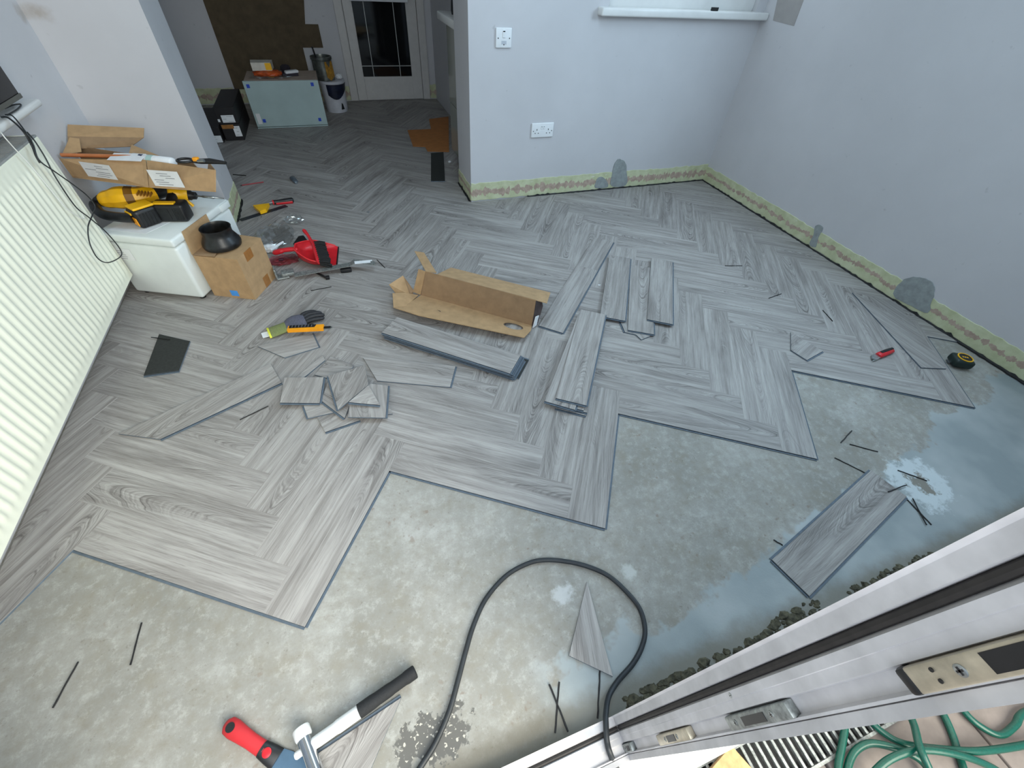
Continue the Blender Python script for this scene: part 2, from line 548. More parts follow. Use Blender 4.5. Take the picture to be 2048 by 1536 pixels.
def clip(poly, x0, y0, x1, y1):
    def cut(P, f):
        out = []
        for i in range(len(P)):
            a, b = P[i - 1], P[i]
            fa, fb = f(a), f(b)
            if (fa >= 0) != (fb >= 0):
                t = fa / (fa - fb)
                out.append((a[0] + (b[0] - a[0]) * t, a[1] + (b[1] - a[1]) * t))
            if fb >= 0:
                out.append(b)
        return out
    for f in (lambda p: p[0] - x0, lambda p: x1 - p[0], lambda p: p[1] - y0, lambda p: y1 - p[1]):
        poly = cut(poly, f)
        if len(poly) < 3:
            return []
    ar = 0.5 * sum(poly[i - 1][0] * poly[i][1] - poly[i][0] * poly[i - 1][1] for i in range(len(poly)))
    return poly if ar > 2e-4 else []
REG = [(-1.05, -0.82, 2.780, 1.990), (-0.622, 1.990, 0.830, 2.335), (-1.58, 2.335, 1.16, 4.66)]
full = {}
def whole_mesh(lips):
    if lips not in full:
        b = MB()
        plank_mesh(b, [(-PL / 2, -PW / 2), (PL / 2, -PW / 2), (PL / 2, PW / 2), (-PL / 2, PW / 2)], lips=lips)
        o = b.build('plank', WOODM)
        full[lips] = o.data
        bpy.data.objects.remove(o)
    return full[lips]
def lay(x, y, w, h, lips):
    """a laid plank: rectangle in the herringbone frame, grain along its long side"""
    loc = [(x, y), (x + w, y), (x + w, y + h), (x, y + h)]
    wpoly = [rot2(*p) for p in loc]
    cx, cy = rot2(x + w / 2, y + h / 2)
    ang = TH + (0 if w > h else math.pi / 2)
    pieces = [q for q in (clip(wpoly, *r) for r in REG) if q]
    if not pieces:
        return
    whole = len(pieces) == 1 and len(pieces[0]) == 4 and all(min((Vector(a) - Vector(b)).length for b in wpoly) < 1e-6 for a in pieces[0])
    if whole:
        o = bpy.data.objects.new('plank', whole_mesh(lips))
        COL.objects.link(o)
        o.parent = floor
        o.matrix_local = TR((cx, cy, 0), ang)
    else:
        M = TR((cx, cy, 0), ang)
        inv = M.inverted()
        b = MB()
        for q in pieces:
            plank_mesh(b, [tuple((inv @ Vector((p[0], p[1], 0)))[:2]) for p in q])
        o = b.build('plank', WOODM, parent=floor, M=M)
for m in range(-4, 8):
    for k in range(0, 34):
        ox, oy = m * (PL + PW) - k * PW, m * (PL - PW) + k * PW
        if m > 3 and False:
            continue
        fr = k == 0
        lay(ox, oy, PL, PW, (0,) if fr else ())
        if m < 3:
            lay(ox + PL, oy, PW, PL, (0, 3) if fr else ())
        elif k > 0:
            lay(ox + PL, oy, PW, PL, ())

# walls -----------------------------------------------------------------
mb = MB()
mb.box((0.837, 2.0, -0.1), (1.665, 2.33, H))
mb.box((1.665, 2.0, -0.1), (2.72, 2.33, 1.03))
mb.box((1.665, 2.0, 2.1), (2.72, 2.33, H))
mb.box((2.72, 2.0, -0.1), (2.99, 2.33, H))
mb.box((-0.63, 2.0, 2.12), (0.837, 2.33, H))
wall_back = struct(mb.build('wall_back', PAINT))
mb = MB().box((-1.26, 2.0, -0.1), (-0.63, 2.33, H))
wall_stub = struct(mb.build('wall_pier', PAINT))
mb = MB().box((2.79, -1.0, -0.1), (2.99, 2.0, 1.30)).box((2.79, -1.0, 1.30), (2.99, -0.20, 2.15)).box((2.79, 0.80, 1.30), (2.99, 2.0, 2.15)).box((2.79, -1.0, 2.15), (2.99, 2.0, H))
wall_right = struct(mb.build('wall_right', PAINT))
mb = MB()
mb.box((-1.26, -1.0, -0.1), (-1.06, -0.35, H))
mb.box((-1.26, -0.35, -0.1), (-1.06, 1.30, 0.735))
mb.box((-1.26, -0.35, 1.95), (-1.06, 1.30, H))
mb.box((-1.26, 1.30, -0.1), (-1.06, 2.0, H))
wall_left = struct(mb.build('wall_left', PAINT))
mb = MB()
mb.box((-1.06, -0.92, -0.1), (-0.56, -0.80, H))
mb.box((0.462, -0.917, -0.1), (2.79, -0.838, H))
mb.box((-0.56, -0.92, 2.1), (0.462, -0.838, H))
wall_front = struct(mb.build('wall_front', PAINT))
mb = MB().box((-1.8, 4.68, -0.1), (1.3, 4.88, H))
wall_far = struct(mb.build('wall_kitchen_end', PAINT))
mb = MB().box((-1.8, 2.33, -0.1), (-1.6, 4.68, H))
struct(mb.build('wall_kitchen_left', PAINT))
mb = MB().box((1.17, 2.95, -0.1), (1.3, 4.68, H)).box((1.17, 2.33, 0.93), (1.3, 2.95, H))
struct(mb.build('wall_kitchen_right', PAINT))
mb = MB().box((-1.8, -1.0, H), (0.15, 4.88, H + 0.1)).box((1.35, -1.0, H), (2.99, 4.88, H + 0.1)).box((0.15, -1.0, H), (1.35, 0.20, H + 0.1)).box((0.15, 1.30, H), (1.35, 4.88, H + 0.1))
struct(mb.build('ceiling', CEIL))
w3 = struct(MB().box((0.13, 0.18, H + 0.06), (0.20, 1.32, H + 0.12)).box((1.30, 0.18, H + 0.06), (1.37, 1.32, H + 0.12)).box((0.20, 0.18, H + 0.06), (1.30, 0.25, H + 0.12)).box((0.20, 1.25, H + 0.06), (1.30, 1.32, H + 0.12)).build('added_roof_window', UPVC))  # unseen roof window frame, added to go with the fill lamp
MB().box((0.20, 0.25, H + 0.085), (1.30, 1.25, H + 0.095)).build('pane', GLASS, w3)

# bare bands where the skirting boards came off (the paint stops in a ragged edge above them)
def band(name, p0, p1, nrm, mat, parent, h=0.115, th=0.004, z0=0.004, seed=1):
    """ragged-topped strip of bare plaster on a wall face"""
    rnd = random.Random(seed)
    p0, p1, nrm = Vector(p0), Vector(p1), Vector(nrm)
    L = (p1 - p0).length
    n = max(4, int(L / 0.03))
    vs, fs = [], []
    for i in range(n + 1):
        p = p0.lerp(p1, i / n)
        hh = h + rnd.uniform(-0.004, 0.005)
        zz = z0 + rnd.uniform(-0.002, 0.004)
        for q, z in ((p, zz), (p + nrm * th, zz), (p + nrm * th, hh - 0.001), (p, hh)):
            vs.append((q.x, q.y, z))
    for i in range(n):
        a, b = 4 * i, 4 * i + 4
        for k in range(3):
            fs.append((a + k, b + k, b + k + 1, a + k + 1))
    fs.append((0, 1, 2, 3)); fs.append((4 * n + 3, 4 * n + 2, 4 * n + 1, 4 * n))
    o = MB().add(vs, fs).build(name, mat, parent)
    return o
band('bare_plaster_strip', (0.837, 2.0, 0), (2.789, 2.0, 0), (0, -1, 0), BARE_X, wall_back, 0.118, seed=2)
band('bare_plaster_strip', (2.79, 1.999, 0), (2.79, -0.80, 0), (-1, 0, 0), BARE_Y, wall_right, 0.106, seed=3)
band('bare_plaster_strip', (0.837, 2.33, 0), (0.837, 2.0, 0), (-1, 0, 0), BARE_Y, wall_back, 0.10, seed=4)
band('bare_plaster_strip', (-0.63, 2.0, 0), (-0.63, 2.33, 0), (1, 0, 0), BARE_Y, wall_stub, 0.118, seed=5)
band('bare_plaster_strip', (-1.06, 2.0, 0), (-0.63, 2.0, 0), (0, -1, 0), BARE_X, wall_stub, 0.118, seed=6)
band('bare_plaster_strip', (-1.59, 4.68, 0), (0.255, 4.68, 0), (0, -1, 0), BARE_X, wall_far, 0.13, seed=7)
band('bare_plaster_strip', (1.10, 4.68, 0), (1.17, 4.68, 0), (0, -1, 0), BARE_X, wall_far, 0.13, seed=8)

def membrane(p0, p1, nrm, parent, seed):
    """torn black damp-proof membrane filling the gap between planks and wall"""
    rnd = random.Random(seed)
    p0, p1, nrm = Vector(p0), Vector(p1), Vector(nrm)
    L = (p1 - p0).length
    n = int(L / 0.02)
    vs, fs = [], []
    for i in range(n + 1):
        p = p0.lerp(p1, i / n)
        w = 0.010 + rnd.uniform(-0.002, 0.004)
        z = 0.005 + max(0, rnd.gauss(0, 0.004))
        for q, zz in ((p + nrm * 0.001, z), (p + nrm * 0.006, z + 0.001), (p + nrm * w, 0.0012), (p + nrm * w, -0.004)):
            vs.append((q.x, q.y, zz))
    for i in range(n):
        a, b = 4 * i, 4 * i + 4
        for k in range(3):
            fs.append((a + k, b + k, b + k + 1, a + k + 1))
    MB().add(vs, fs).build('damp_membrane', MEMBRANE, parent)
membrane((1.25, 1.996, 0), (2.786, 1.996, 0), (0, -1, 0), wall_back, 1)
membrane((2.786, 1.996, 0), (2.786, -0.78, 0), (-1, 0, 0), wall_right, 2)
membrane((0.833, 2.33, 0), (0.833, 1.996, 0), (-1, 0, 0), wall_back, 3)
membrane((-0.626, 2.02, 0), (-0.626, 2.33, 0), (1, 0, 0), wall_stub, 4)

# grey filler patches over old pipe and cable chases
def patch(parent, plane, pts, seed=0, name='filler_patch', mat=FILLER, th=0.0062):
    rnd = random.Random(seed)
    P = catmull([Vector(p) for p in pts], 4, closed=True)
    nrm = Vector((0, -1, 0)) if plane == 'y' else Vector((-1, 0, 0))
    c = sum(P, Vector()) / len(P)
    Q = [c + (p - c) * (1 + rnd.uniform(-0.03, 0.03)) for p in P]
    n = len(Q)
    vs = [q + nrm * th for q in Q] + [q for q in Q] + [c + nrm * (th + 0.001)]
    fs = [(i, (i + 1) % n, 2 * n) for i in range(n)] + [(i, n + i, n + (i + 1) % n, (i + 1) % n) for i in range(n)]
    return MB().add(vs, fs).build(name, mat, parent, smooth=40)
patch(wall_back, 'y', [(1.9356,2.0000,0.0177),(1.9190,2.0000,0.1165),(1.9287,2.0000,0.1923),(1.9622,2.0000,0.2073),(2.0117,2.0000,0.1803),(2.0451,2.0000,0.1078),(2.0629,2.0000,0.0151)], 1)
patch(wall_back, 'y', [(1.7991,2.0000,0.0174),(1.7981,2.0000,0.0790),(1.8364,2.0000,0.0940),(1.8923,2.0000,0.0540),(1.8980,2.0000,0.0132)], 2)
patch(wall_right, 'x', [(2.7900,0.2869,0.0192),(2.7900,0.3080,0.0768),(2.7900,0.2957,0.1285),(2.7900,0.2498,0.1598),(2.7900,0.1986,0.1707),(2.7900,0.1558,0.1440),(2.7900,0.1260,0.0872),(2.7900,0.1072,0.0369),(2.7900,0.1841,0.0242)], 3)
patch(wall_right, 'x', [(2.7900,0.8861,0.0165),(2.7900,0.8950,0.0737),(2.7900,0.9154,0.1238),(2.7900,0.8896,0.1426),(2.7900,0.8638,0.1289),(2.7900,0.8566,0.0762),(2.7900,0.8397,0.0202)], 4)
MB().sheet([Vector(p) + Vector((-0.0015, 0, 0)) for p in [(2.7900,1.9011,1.0022),(2.7900,1.7222,0.9969),(2.7900,1.7308,1.1383),(2.7900,1.9437,1.1486)]], 0.003).build('dark_wall_patch', simple('wall_patch_grey', (160, 156, 154), 0.7, var=0.03), wall_right)  # darker grey rectangle high on the right wall

# bare brown plaster on the kitchen end wall
mb = MB()
BP = [(-0.82, 0.0), (-0.10, 0.0), (-0.10, 0.445), (0.085, 0.445), (0.085, 0.62), (0.0, 0.62), (0.0, 2.3), (-0.50, 2.3)]
BP = [(-0.82, 0.12), (-0.10, 0.12), (-0.10, 0.445), (0.085, 0.445), (0.085, 0.62), (-0.03, 0.62), (0.01, 0.80), (0.01, 2.3), (-0.82, 2.3)]
BROWNP = simple('brown_plaster', (92, 79, 60), 0.9, var=0.1, scale=14, bump=0.2, bscale=60)
mb.sheet([(x, 4.672, z) for x, z in BP], 0.006)
mb.build('bare_plaster_panel', BROWNP, wall_far)
MB().box((-0.828, 4.668, 0.12), (-0.815, 4.68, 2.3)).build('plaster_bead', PAINT, wall_far)

# window over the right-hand end of the back wall
w1 = struct(MB().box((1.665, 2.03, 1.03), (2.72, 2.10, 1.105), b=0.006).box((1.665, 2.03, 1.105), (1.735, 2.10, 2.1), b=0.006).box((2.65, 2.03, 1.105), (2.72, 2.10, 2.1), b=0.006).box((1.665, 2.03, 2.03), (2.72, 2.10, 2.1), b=0.006).build('window_1', UPVC, smooth=40))
MB().box((1.735, 2.06, 1.105), (2.65, 2.07, 2.03)).build('pane', GLASS, w1)
MB().box((1.600, 1.945, 0.995), (2.788, 2.055, 1.032), b=0.008, seg=3).build('window_sill', UPVC, w1, smooth=40)
w4 = struct(MB().box((2.85, -0.20, 1.30), (2.92, 0.80, 1.37), b=0.006).box((2.85, -0.20, 2.08), (2.92, 0.80, 2.15), b=0.006).box((2.85, -0.20, 1.37), (2.92, -0.13, 2.08), b=0.006).box((2.85, 0.73, 1.37), (2.92, 0.80, 2.08), b=0.006).build('window_4', UPVC, smooth=40))
MB().box((2.88, -0.13, 1.37), (2.89, 0.73, 2.08)).build('pane', GLASS, w4)
# low window behind the radiator wall
w2 = struct(MB().box((-1.2, -0.35, 0.75), (-1.12, 1.30, 0.82), b=0.006).box((-1.2, -0.35, 0.82), (-1.12, -0.28, 1.95), b=0.006).box((-1.2, 1.23, 0.82), (-1.12, 1.30, 1.95), b=0.006).box((-1.2, -0.35, 1.88), (-1.12, 1.30, 1.95), b=0.006).build('window_2', UPVC, smooth=40))
MB().box((-1.165, -0.28, 0.82), (-1.155, 1.23, 1.88)).build('pane', GLASS, w2)
MB().box((-1.13, -0.4, 0.728), (-0.985, 1.545, 0.752), b=0.009, seg=3).build('window_sill', UPVC, w2, smooth=40)

# kitchen door
DOORW = simple('white_door_paint', (206, 203, 200), 0.45, var=0.02)
d1 = struct(MB().box((0.335, 4.645, 0.008), (0.42, 4.68, 1.98), b=0.003).box((0.917, 4.645, 0.008), (1.018, 4.68, 1.98), b=0.003).box((0.42, 4.645, 0.008), (0.917, 4.68, 0.212), b=0.003).box((0.42, 4.645, 1.85), (0.917, 4.68, 1.98), b=0.003).build('door_1', DOORW))
MB().box((0.42, 4.66, 0.212), (0.917, 4.668, 1.85)).build('pane', simple('dark_door_glass', (14, 15, 18), 0.05, var=0.2), d1)
mb = MB()
for x in (0.525, 0.80):
    mb.box((x - 0.003, 4.656, 0.212), (x + 0.003, 4.661, 1.85))
mb.box((0.42, 4.656, 0.298), (0.917, 4.661, 0.304))
mb.build('glazing_strip', simple('lead_strip', (190, 192, 190), 0.4, var=0.03), d1)
mb = MB()
for x0, x1 in ((0.255, 0.33), (1.023, 1.10)):
    mb.box((x0, 4.655, 0.0), (x1, 4.70, 2.04), b=0.006)
mb.box((0.255, 4.655, 1.985), (1.10, 4.70, 2.06), b=0.006)
mb.build('door_frame', DOORW, d1)
MB().box((0.40, 4.60, 0.80), (0.94, 4.644, 0.98), b=0.004).build('notice_board', PAPER, d1)

# garden door: threshold, fixed leaf with its lock keeps
def frame_section(along, a0, a1, pos):
    """door-frame profile swept along x (threshold, pos = z) or along z (stile, pos = x)"""
    sec = [(-0.836, 0.004), (-0.840, 0.0), (-0.853, 0.002), (-0.8555, -0.006), (-0.8635, -0.006), (-0.866, 0.0), (-0.8745, 0.001), (-0.8755, -0.001), (-0.886, 0.0), (-0.889, -0.009), (-0.903, -0.009), (-0.9045, -0.002), (-0.907, -0.002), (-0.9072, -0.006), (-0.9080, -0.006), (-0.9082, -0.002), (-0.918, 0.001), (-0.918, -0.06), (-0.836, -0.06)]
    vs, fs = [], []
    for a in (a0, a1):
        for y, d in sec:
            vs.append((a, y, pos + d) if along == 'x' else (pos - d, y, a))
    n = len(sec)
    for i in range(n):
        j = (i + 1) % n
        fs.append((i, j, n + j, n + i))
    fs.append(list(range(n))); fs.append(list(range(n, 2 * n)))
    return vs, fs
gd = MB()
vs, fs = frame_section('x', -0.56, 0.46, 0.030)
gd.add(vs, fs)
vs, fs = frame_section('z', 0.0, 2.1, 0.40)
gd.add(vs, fs)
door2 = struct(gd.build('door_2', UPVC_DIRTY))
mb = MB()
mb.tube([(-0.56, -0.8595, 0.026), (0.40, -0.8595, 0.026)], 0.0042, n=8)
mb.tube([(0.4045, -0.8595, 0.03), (0.4045, -0.8595, 2.1)], 0.0042, n=8)
mb.build('gasket', GASKET, door2)
def keep(z0, z1, body, screws, hole, name='lock_keep'):
    x = 0.409
    mb = MB()
    mb.box((x - 0.012, -0.9045, z0), (x, -0.8885, z1), b=0.0025)
    k = mb.build(name, body, door2, smooth=40)
    mb = MB()
    mb.box((x - 0.0128, -0.9015, z0 + hole[0]), (x - 0.0115, -0.8925, z0 + hole[1]))
    mb.build('keep_slot', BLACKP, k)
    for z in screws:
        mb = MB()
        M = TR((x - 0.012, -0.8965, z0 + z)) @ Matrix.Rotation(-math.pi / 2, 4, 'Y')
        mb.lathe([(0.0036, -0.001), (0.0036, 0.0006), (0.0030, 0.0010)], n=14, M=M)
        mb.box((-0.0022, -0.0005, 0.0008), (0.0022, 0.0005, 0.0013), 1, M).box((-0.0005, -0.0022, 0.0008), (0.0005, 0.0022, 0.0013), 1, M)
        mb.build('screw', [STEEL, BLACKP], k, smooth=40)
keep(0.020, 0.085, GALV, (0.010, 0.024), (0.034, 0.054), 'corner_keep')
keep(0.275, 0.43, BRASSY, (0.045, 0.105), (0.055, 0.095))
keep(0.575, 0.725, GALV, (0.025, 0.115), (0.045, 0.10))
# long strike plate at lock height
mb = MB().box((0.395, -0.9050, 0.90), (0.409, -0.8875, 1.32), b=0.002)
sp = mb.build('strike_plate', BRASSY, door2, smooth=40)
MB().box((0.3945, -0.9020, 0.966), (0.396, -0.8900, 1.10)).build('strike_opening', BLACKP, sp)
MB().box((0.394, -0.9052, 0.893), (0.410, -0.8870, 0.903), b=0.003).build('strike_plate_cap', BLACKP, sp, smooth=40)
for z in (0.925, 0.945):
    M = TR((0.395, -0.8965, z)) @ Matrix.Rotation(-math.pi / 2, 4, 'Y')
    if z == 0.945:
        MB().lathe([(0.0042, -0.001), (0.0042, 0.0004), (0.0034, 0.0008)], n=16, M=M).box((-0.0026, -0.0007, 0.0006), (0.0026, 0.0007, 0.0012), 1, M).box((-0.0007, -0.0026, 0.0006), (0.0007, 0.0026, 0.0012), 1, M).build('screw', [STEEL, BLACKP], sp, smooth=40)
    else:
        for y in (-0.8995, -0.8925):
            MB().lathe([(0.0016, -0.001), (0.0016, 0.0008)], n=10, M=TR((0.395, y, z)) @ Matrix.Rotation(-math.pi / 2, 4, 'Y')).build('screw_hole', BLACKP, sp)
MB().lathe([(0.003, -0.001), (0.003, 0.001)], n=14, M=TR((0.400, -0.8705, 0.62)) @ Matrix.Rotation(-math.pi / 2, 4, 'Y')).box((-0.002, -0.0004, 0.001), (0.002, 0.0004, 0.0014), 1, TR((0.400, -0.8705, 0.62)) @ Matrix.Rotation(-math.pi / 2, 4, 'Y')).build('screw', [STEEL, BLACKP], door2)

# broken mortar along the threshold
MORT = simple('broken_mortar', (84, 80, 64), 0.95, var=0.3, scale=70, bump=0.8, bscale=120)
def rubble(x0, x1, y0, y1, n, seed, parent):
    rnd = random.Random(seed)
    b = MB()
    for i in range(n):
        x, y = rnd.uniform(x0, x1), rnd.uniform(y0, y1)
        r = rnd.uniform(0.004, 0.013)
        vs = []
        k = 7
        for j in range(k):
            a = 2 * math.pi * j / k
            q = r * rnd.uniform(0.7, 1.3)
            vs.append((x + q * 1.5 * math.cos(a), y + q * math.sin(a), -PT - 0.002))
        for j in range(k):
            a = 2 * math.pi * j / k
            q = r * rnd.uniform(0.4, 0.8)
            vs.append((x + q * 1.5 * math.cos(a), y + q * math.sin(a), -PT + r * rnd.uniform(0.25, 0.6)))
        fs = [list(range(k, 2 * k))] + [(j, (j + 1) % k, k + (j + 1) % k, k + j) for j in range(k)]
        b.add(vs, fs)
    o = b.build('broken_mortar', MORT, parent)
    o['kind'] = 'stuff'
rubble(0.45, 0.95, -0.838, -0.815, 90, 1, floor)
rubble(0.92, 1.10, -0.835, -0.790, 60, 2, floor)
rubble(1.20, 1.60, -0.838, -0.800, 90, 3, floor)

# ---------------------------------------------------------------- loose planks and offcuts
def plate(name, pts, grain, label, cat='offcut', group=None, th=PT, lips=(), flip=False, mats=None):
    """a flat piece of plank: top-surface corners in the room (counter-clockwise from above), grain angle in degrees"""
    P = [Vector(p) for p in pts]
    c = sum(P, Vector()) / len(P)
    n = Vector()
    for i in range(len(P)):
        n += (P[i - 1] - c).cross(P[i] - c)
    n.normalize()
    if n.z < 0:
        P.reverse(); n = -n
    g = Vector((math.cos(math.radians(grain)), math.sin(math.radians(grain)), 0))
    ax = (g - n * g.dot(n)).normalized()
    ay = n.cross(ax)
    M = Matrix(((ax.x, ay.x, n.x, c.x), (ax.y, ay.y, n.y, c.y), (ax.z, ay.z, n.z, c.z), (0, 0, 0, 1)))
    poly = [((p - c).dot(ax), (p - c).dot(ay)) for p in P]
    b = MB()
    plank_mesh(b, poly, th, lips)
    o = b.build(name, mats or ([BACK, CORE, WOOD, GROOVE_SHADE] if flip else WOODM), M=M)
    return tag(o, label, cat, group)
def plank(x, y, ang, ztop, label, group=None, lips=(0,), flip=False):
    o = bpy.data.objects.new('vinyl_plank', whole_mesh(lips))
    COL.objects.link(o)
    M = TR((x, y, ztop), ang)
    if flip:
        M = TR((x, y, ztop - PT), ang) @ Matrix.Rotation(math.pi, 4, 'X')
    o.matrix_world = M
    ROOTM[o] = M
    return tag(o, label, 'plank', group)
def fit(c):
    """centre and direction of a plank seen by its corners: near-left, near-right / far-left, far-right of the long sides"""
    P = [Vector(p) for p in c]
    m = sum(P, Vector()) / 4
    d = (P[1] - P[0]) + (P[2] - P[3])
    return m.x, m.y, math.atan2(d.y, d.x)

# single planks
x, y, a = fit([(1.0627,-0.6590,0.0010),(1.6563,-0.5095,0.0010),(1.6788,-0.6408,0.0010),(1.0901,-0.7780,0.0010)])
plank(x, y, a, 0.0005, 'whole grey oak plank lying alone on bare screed beside the garden door', lips=(0, 2, 3))
x, y, a = fit([(1.0957,0.5631,0.0180),(1.4177,1.0689,0.0180),(1.5387,1.0214,0.0180),(1.1991,0.4980,0.0180)])
plank(x, y, a, 0.0185, 'leftmost of the three loose planks fanned out right of the long slanting planks', 'planks fanned out on the laid floor', lips=(0, 3))
x, y, a = fit([(1.1833,0.4386,0.0120),(1.5021,0.9557,0.0120),(1.6092,0.9064,0.0120),(1.2822,0.3650,0.0120)])
plank(x, y, a, 0.0125, 'middle one of the three fanned loose planks, over the broken piece', 'planks fanned out on the laid floor', lips=(0, 3))
x, y, a = fit([(1.3102,0.4758,0.0180),(1.6512,0.9819,0.0180),(1.7726,0.9343,0.0180),(1.4079,0.3965,0.0180)])
plank(x, y, a, 0.0188, 'rightmost of the three fanned loose planks, with oval knot figure', 'planks fanned out on the laid floor', lips=(0, 3))
plate('broken_plank', [(1.1852,0.5172,0.0064),(1.1644,0.4316,0.0064),(1.2067,0.4006,0.0064),(1.2130,0.3611,0.0064),(1.2667,0.3725,0.0064),(1.3034,0.4086,0.0064),(1.4267,0.8238,0.0064),(1.3660,0.8395,0.0064)], 83, 'grey broken plank with a jagged end under the fanned loose planks', 'plank', lips=(0,))
# two planks clicked end to end
p0, p1, p2, p3 = [Vector(p) for p in [(0.7858,0.5874,0.0060),(0.8680,0.5068,0.0060),(1.5755,1.2706,0.0060),(1.4491,1.3139,0.0060)]]
mid = (p0 + p1) / 2
far = (p2 + p3) / 2
a = math.atan2(far.y - mid.y, far.x - mid.x)
d = Vector((math.cos(a), math.sin(a), 0))
c0 = mid + d * PL / 2
plank(c0.x, c0.y, a, 0.0064, 'near one of the slanting planks, touching the end of the open carton', lips=(0, 3))
nn = Vector((-d.y, d.x, 0)) * PW / 2
q0 = mid + d * (PL + 0.0005)
q1 = mid + d * 0.99
plate('vinyl_plank', [q0 - nn, q1 - nn, q1 + nn, q0 + nn], math.degrees(a), 'shortened far plank butted onto the end of the long slanting plank', 'plank', lips=(0,))
# stack in front of the carton
x, y, a = fit([(0.0649,0.6964,0.0300),(0.5382,0.2919,0.0300),(0.6187,0.3791,0.0300),(0.1453,0.7939,0.0300)])
rk = random.Random(5)
names = ['topmost plank of the tall stack in front of the open carton', 'second plank from the top of the stack before the carton', 'third plank from the top of the stack before the carton', 'fourth plank from the top of the stack before the carton', 'lowest grey oak plank of the stack before the carton']
for i in range(5):
    k = i
    dx, dy = (0, 0) if i == 0 else (0.004 * k + rk.uniform(-0.003, 0.003), -0.003 * k + rk.uniform(-0.003, 0.003))
    plank(x + dx, y + dy, a + (0 if i == 0 else rk.uniform(-0.012, 0.012)), 0.0365 - 0.0061 * i, names[i], 'planks stacked in front of the carton', lips=(0, 1))
plank(x + 0.035, y - 0.012, a + 0.012, 0.0062, 'black-backed plank lying face down beneath the stack before the carton', 'planks stacked in front of the carton', flip=True)
# stack to the right of it
x, y, a = fit([(0.6678,0.1211,0.0300),(1.0144,0.6145,0.0300),(1.1219,0.5604,0.0300),(0.7635,0.0466,0.0300)])
plank(x, y, a, 0.0305, 'top plank of the narrow stack standing right of the open carton', 'planks stacked right of the carton', lips=(0, 3))
plank(x - 0.034, y - 0.010, a - 0.055, 0.0243, 'skewed second plank of the narrow stack, peeping out on its left', 'planks stacked right of the carton', lips=(0, 3))
plank(x - 0.012, y - 0.012, a - 0.01, 0.0182, 'third plank of the narrow stack right of the carton', 'planks stacked right of the carton', lips=(3,))
plank(x - 0.006, y - 0.020, a + 0.012, 0.0121, 'fourth plank of the narrow stack right of the carton', 'planks stacked right of the carton', lips=(3,))
plank(x - 0.010, y - 0.030, a - 0.004, 0.0061, 'bottom plank of the narrow stack right of the carton', 'planks stacked right of the carton', lips=(3,))
# plank by the right wall
plate('vinyl_plank', [(2.6022,0.3904,0.0064),(2.3878,-0.1732,0.0064),(2.5013,-0.2128,0.0064),(2.7569,0.2181,0.0064),(2.7692,0.2576,0.0064)], 56.1+90+33.9+90, 'long angled plank lying loose near the tape measure by the right wall', 'plank')
# offcuts
plate('plank_offcut', [(-0.4468,0.7816,0.0064),(-0.3381,0.6752,0.0064),(-0.2025,0.7059,0.0064),(-0.2265,0.8141,0.0064)], 4, 'slanted offcut tucked under the work glove', lips=(2,))
plate('plank_offcut', [(-0.8693,0.4214,0.0080),(-0.7314,0.3547,0.0080),(-0.3462,0.5246,0.0080),(-0.3906,0.6507,0.0080)], 38, 'long slant-ended offcut lying between radiator and offcut pile', lips=(1,))
plate('plank_offcut', [(-0.0278,0.5867,0.0064),(0.0120,0.4332,0.0064),(0.2857,0.3153,0.0064),(0.3363,0.4277,0.0064)], -28, 'broad slant-ended offcut between the plank stack and the offcut pile', lips=(2,))
plate('plank_offcut', [(1.9748,0.2065,0.0064),(1.8697,0.0987,0.0064),(1.8902,0.0216,0.0064),(2.0181,0.0494,0.0064)], 20, 'four-sided offcut on the laid floor left of the red knife', lips=(2,))
plate('plank_offcut', [(0.4855,-0.5389,0.0010),(0.3595,-0.6894,0.0010),(0.4466,-0.7664,0.0010)], 75, 'triangular offcut on bare screed inside the loop of black cable', lips=())
plate('plank_offcut', [(-0.0613,-0.6387,0.0010),(-0.2581,-0.6820,0.0010),(-0.2352,-0.7308,0.0010),(-0.1426,-0.7427,0.0010)], 35, 'pointed offcut on bare screed beneath the hammer', lips=(0,))
plate('plank_offcut', [(-0.8459,0.9757,0.0064),(-0.8518,0.7138,0.0064),(-0.7290,0.7074,0.0064),(-0.7162,0.8911,0.0064)], 60, 'black-backed offcut lying face down near the radiator', lips=(1,), flip=True)
plate('plank_offcut', [(0.7543,2.9639,0.0064),(0.6354,2.3871,0.0064),(0.7361,2.3670,0.0064),(0.8616,2.9696,0.0064)], 90, 'black-backed offcut lying face down by the kitchen cardboard', flip=True)
plate('plank_offcut', [(-0.2932,0.5397,0.0064),(-0.2876,0.5091,0.0064),(-0.1798,0.6140,0.0064),(-0.1882,0.6519,0.0064)], 30, 'thin sliver of plank left of the offcut pile')
G = 'pile of plank offcuts'
plate('plank_offcut', [(-0.2233,0.5372,0.0064),(-0.1749,0.5024,0.0064),(-0.0752,0.5337,0.0064),(-0.0717,0.5514,0.0064),(-0.1570,0.6300,0.0064)], -20, 'flat offcut at the back of the pile', 'offcut', G)
plate('plank_offcut', [(-0.2207,0.3049,0.0064),(-0.1960,0.2249,0.0064),(-0.0722,0.2453,0.0064),(-0.1069,0.3270,0.0064)], 25, 'lowest offcut at the front of the pile, with lip showing', 'offcut', G, lips=(1,))
plate('plank_offcut', [(-0.2649,0.3708,0.0130),(-0.2502,0.3033,0.0130),(-0.1556,0.3048,0.0130),(-0.1143,0.3819,0.0130),(-0.2049,0.4087,0.0130)], 10, 'offcut poking out low at the left front of the pile', 'offcut', G, lips=(0,))
plate('plank_offcut', [(-0.0354,0.3376,0.0064),(-0.0257,0.2564,0.0064),(0.0463,0.2424,0.0064),(0.0339,0.3443,0.0064)], -30, 'small dark corner of offcut at the right foot of the pile', 'offcut', G)
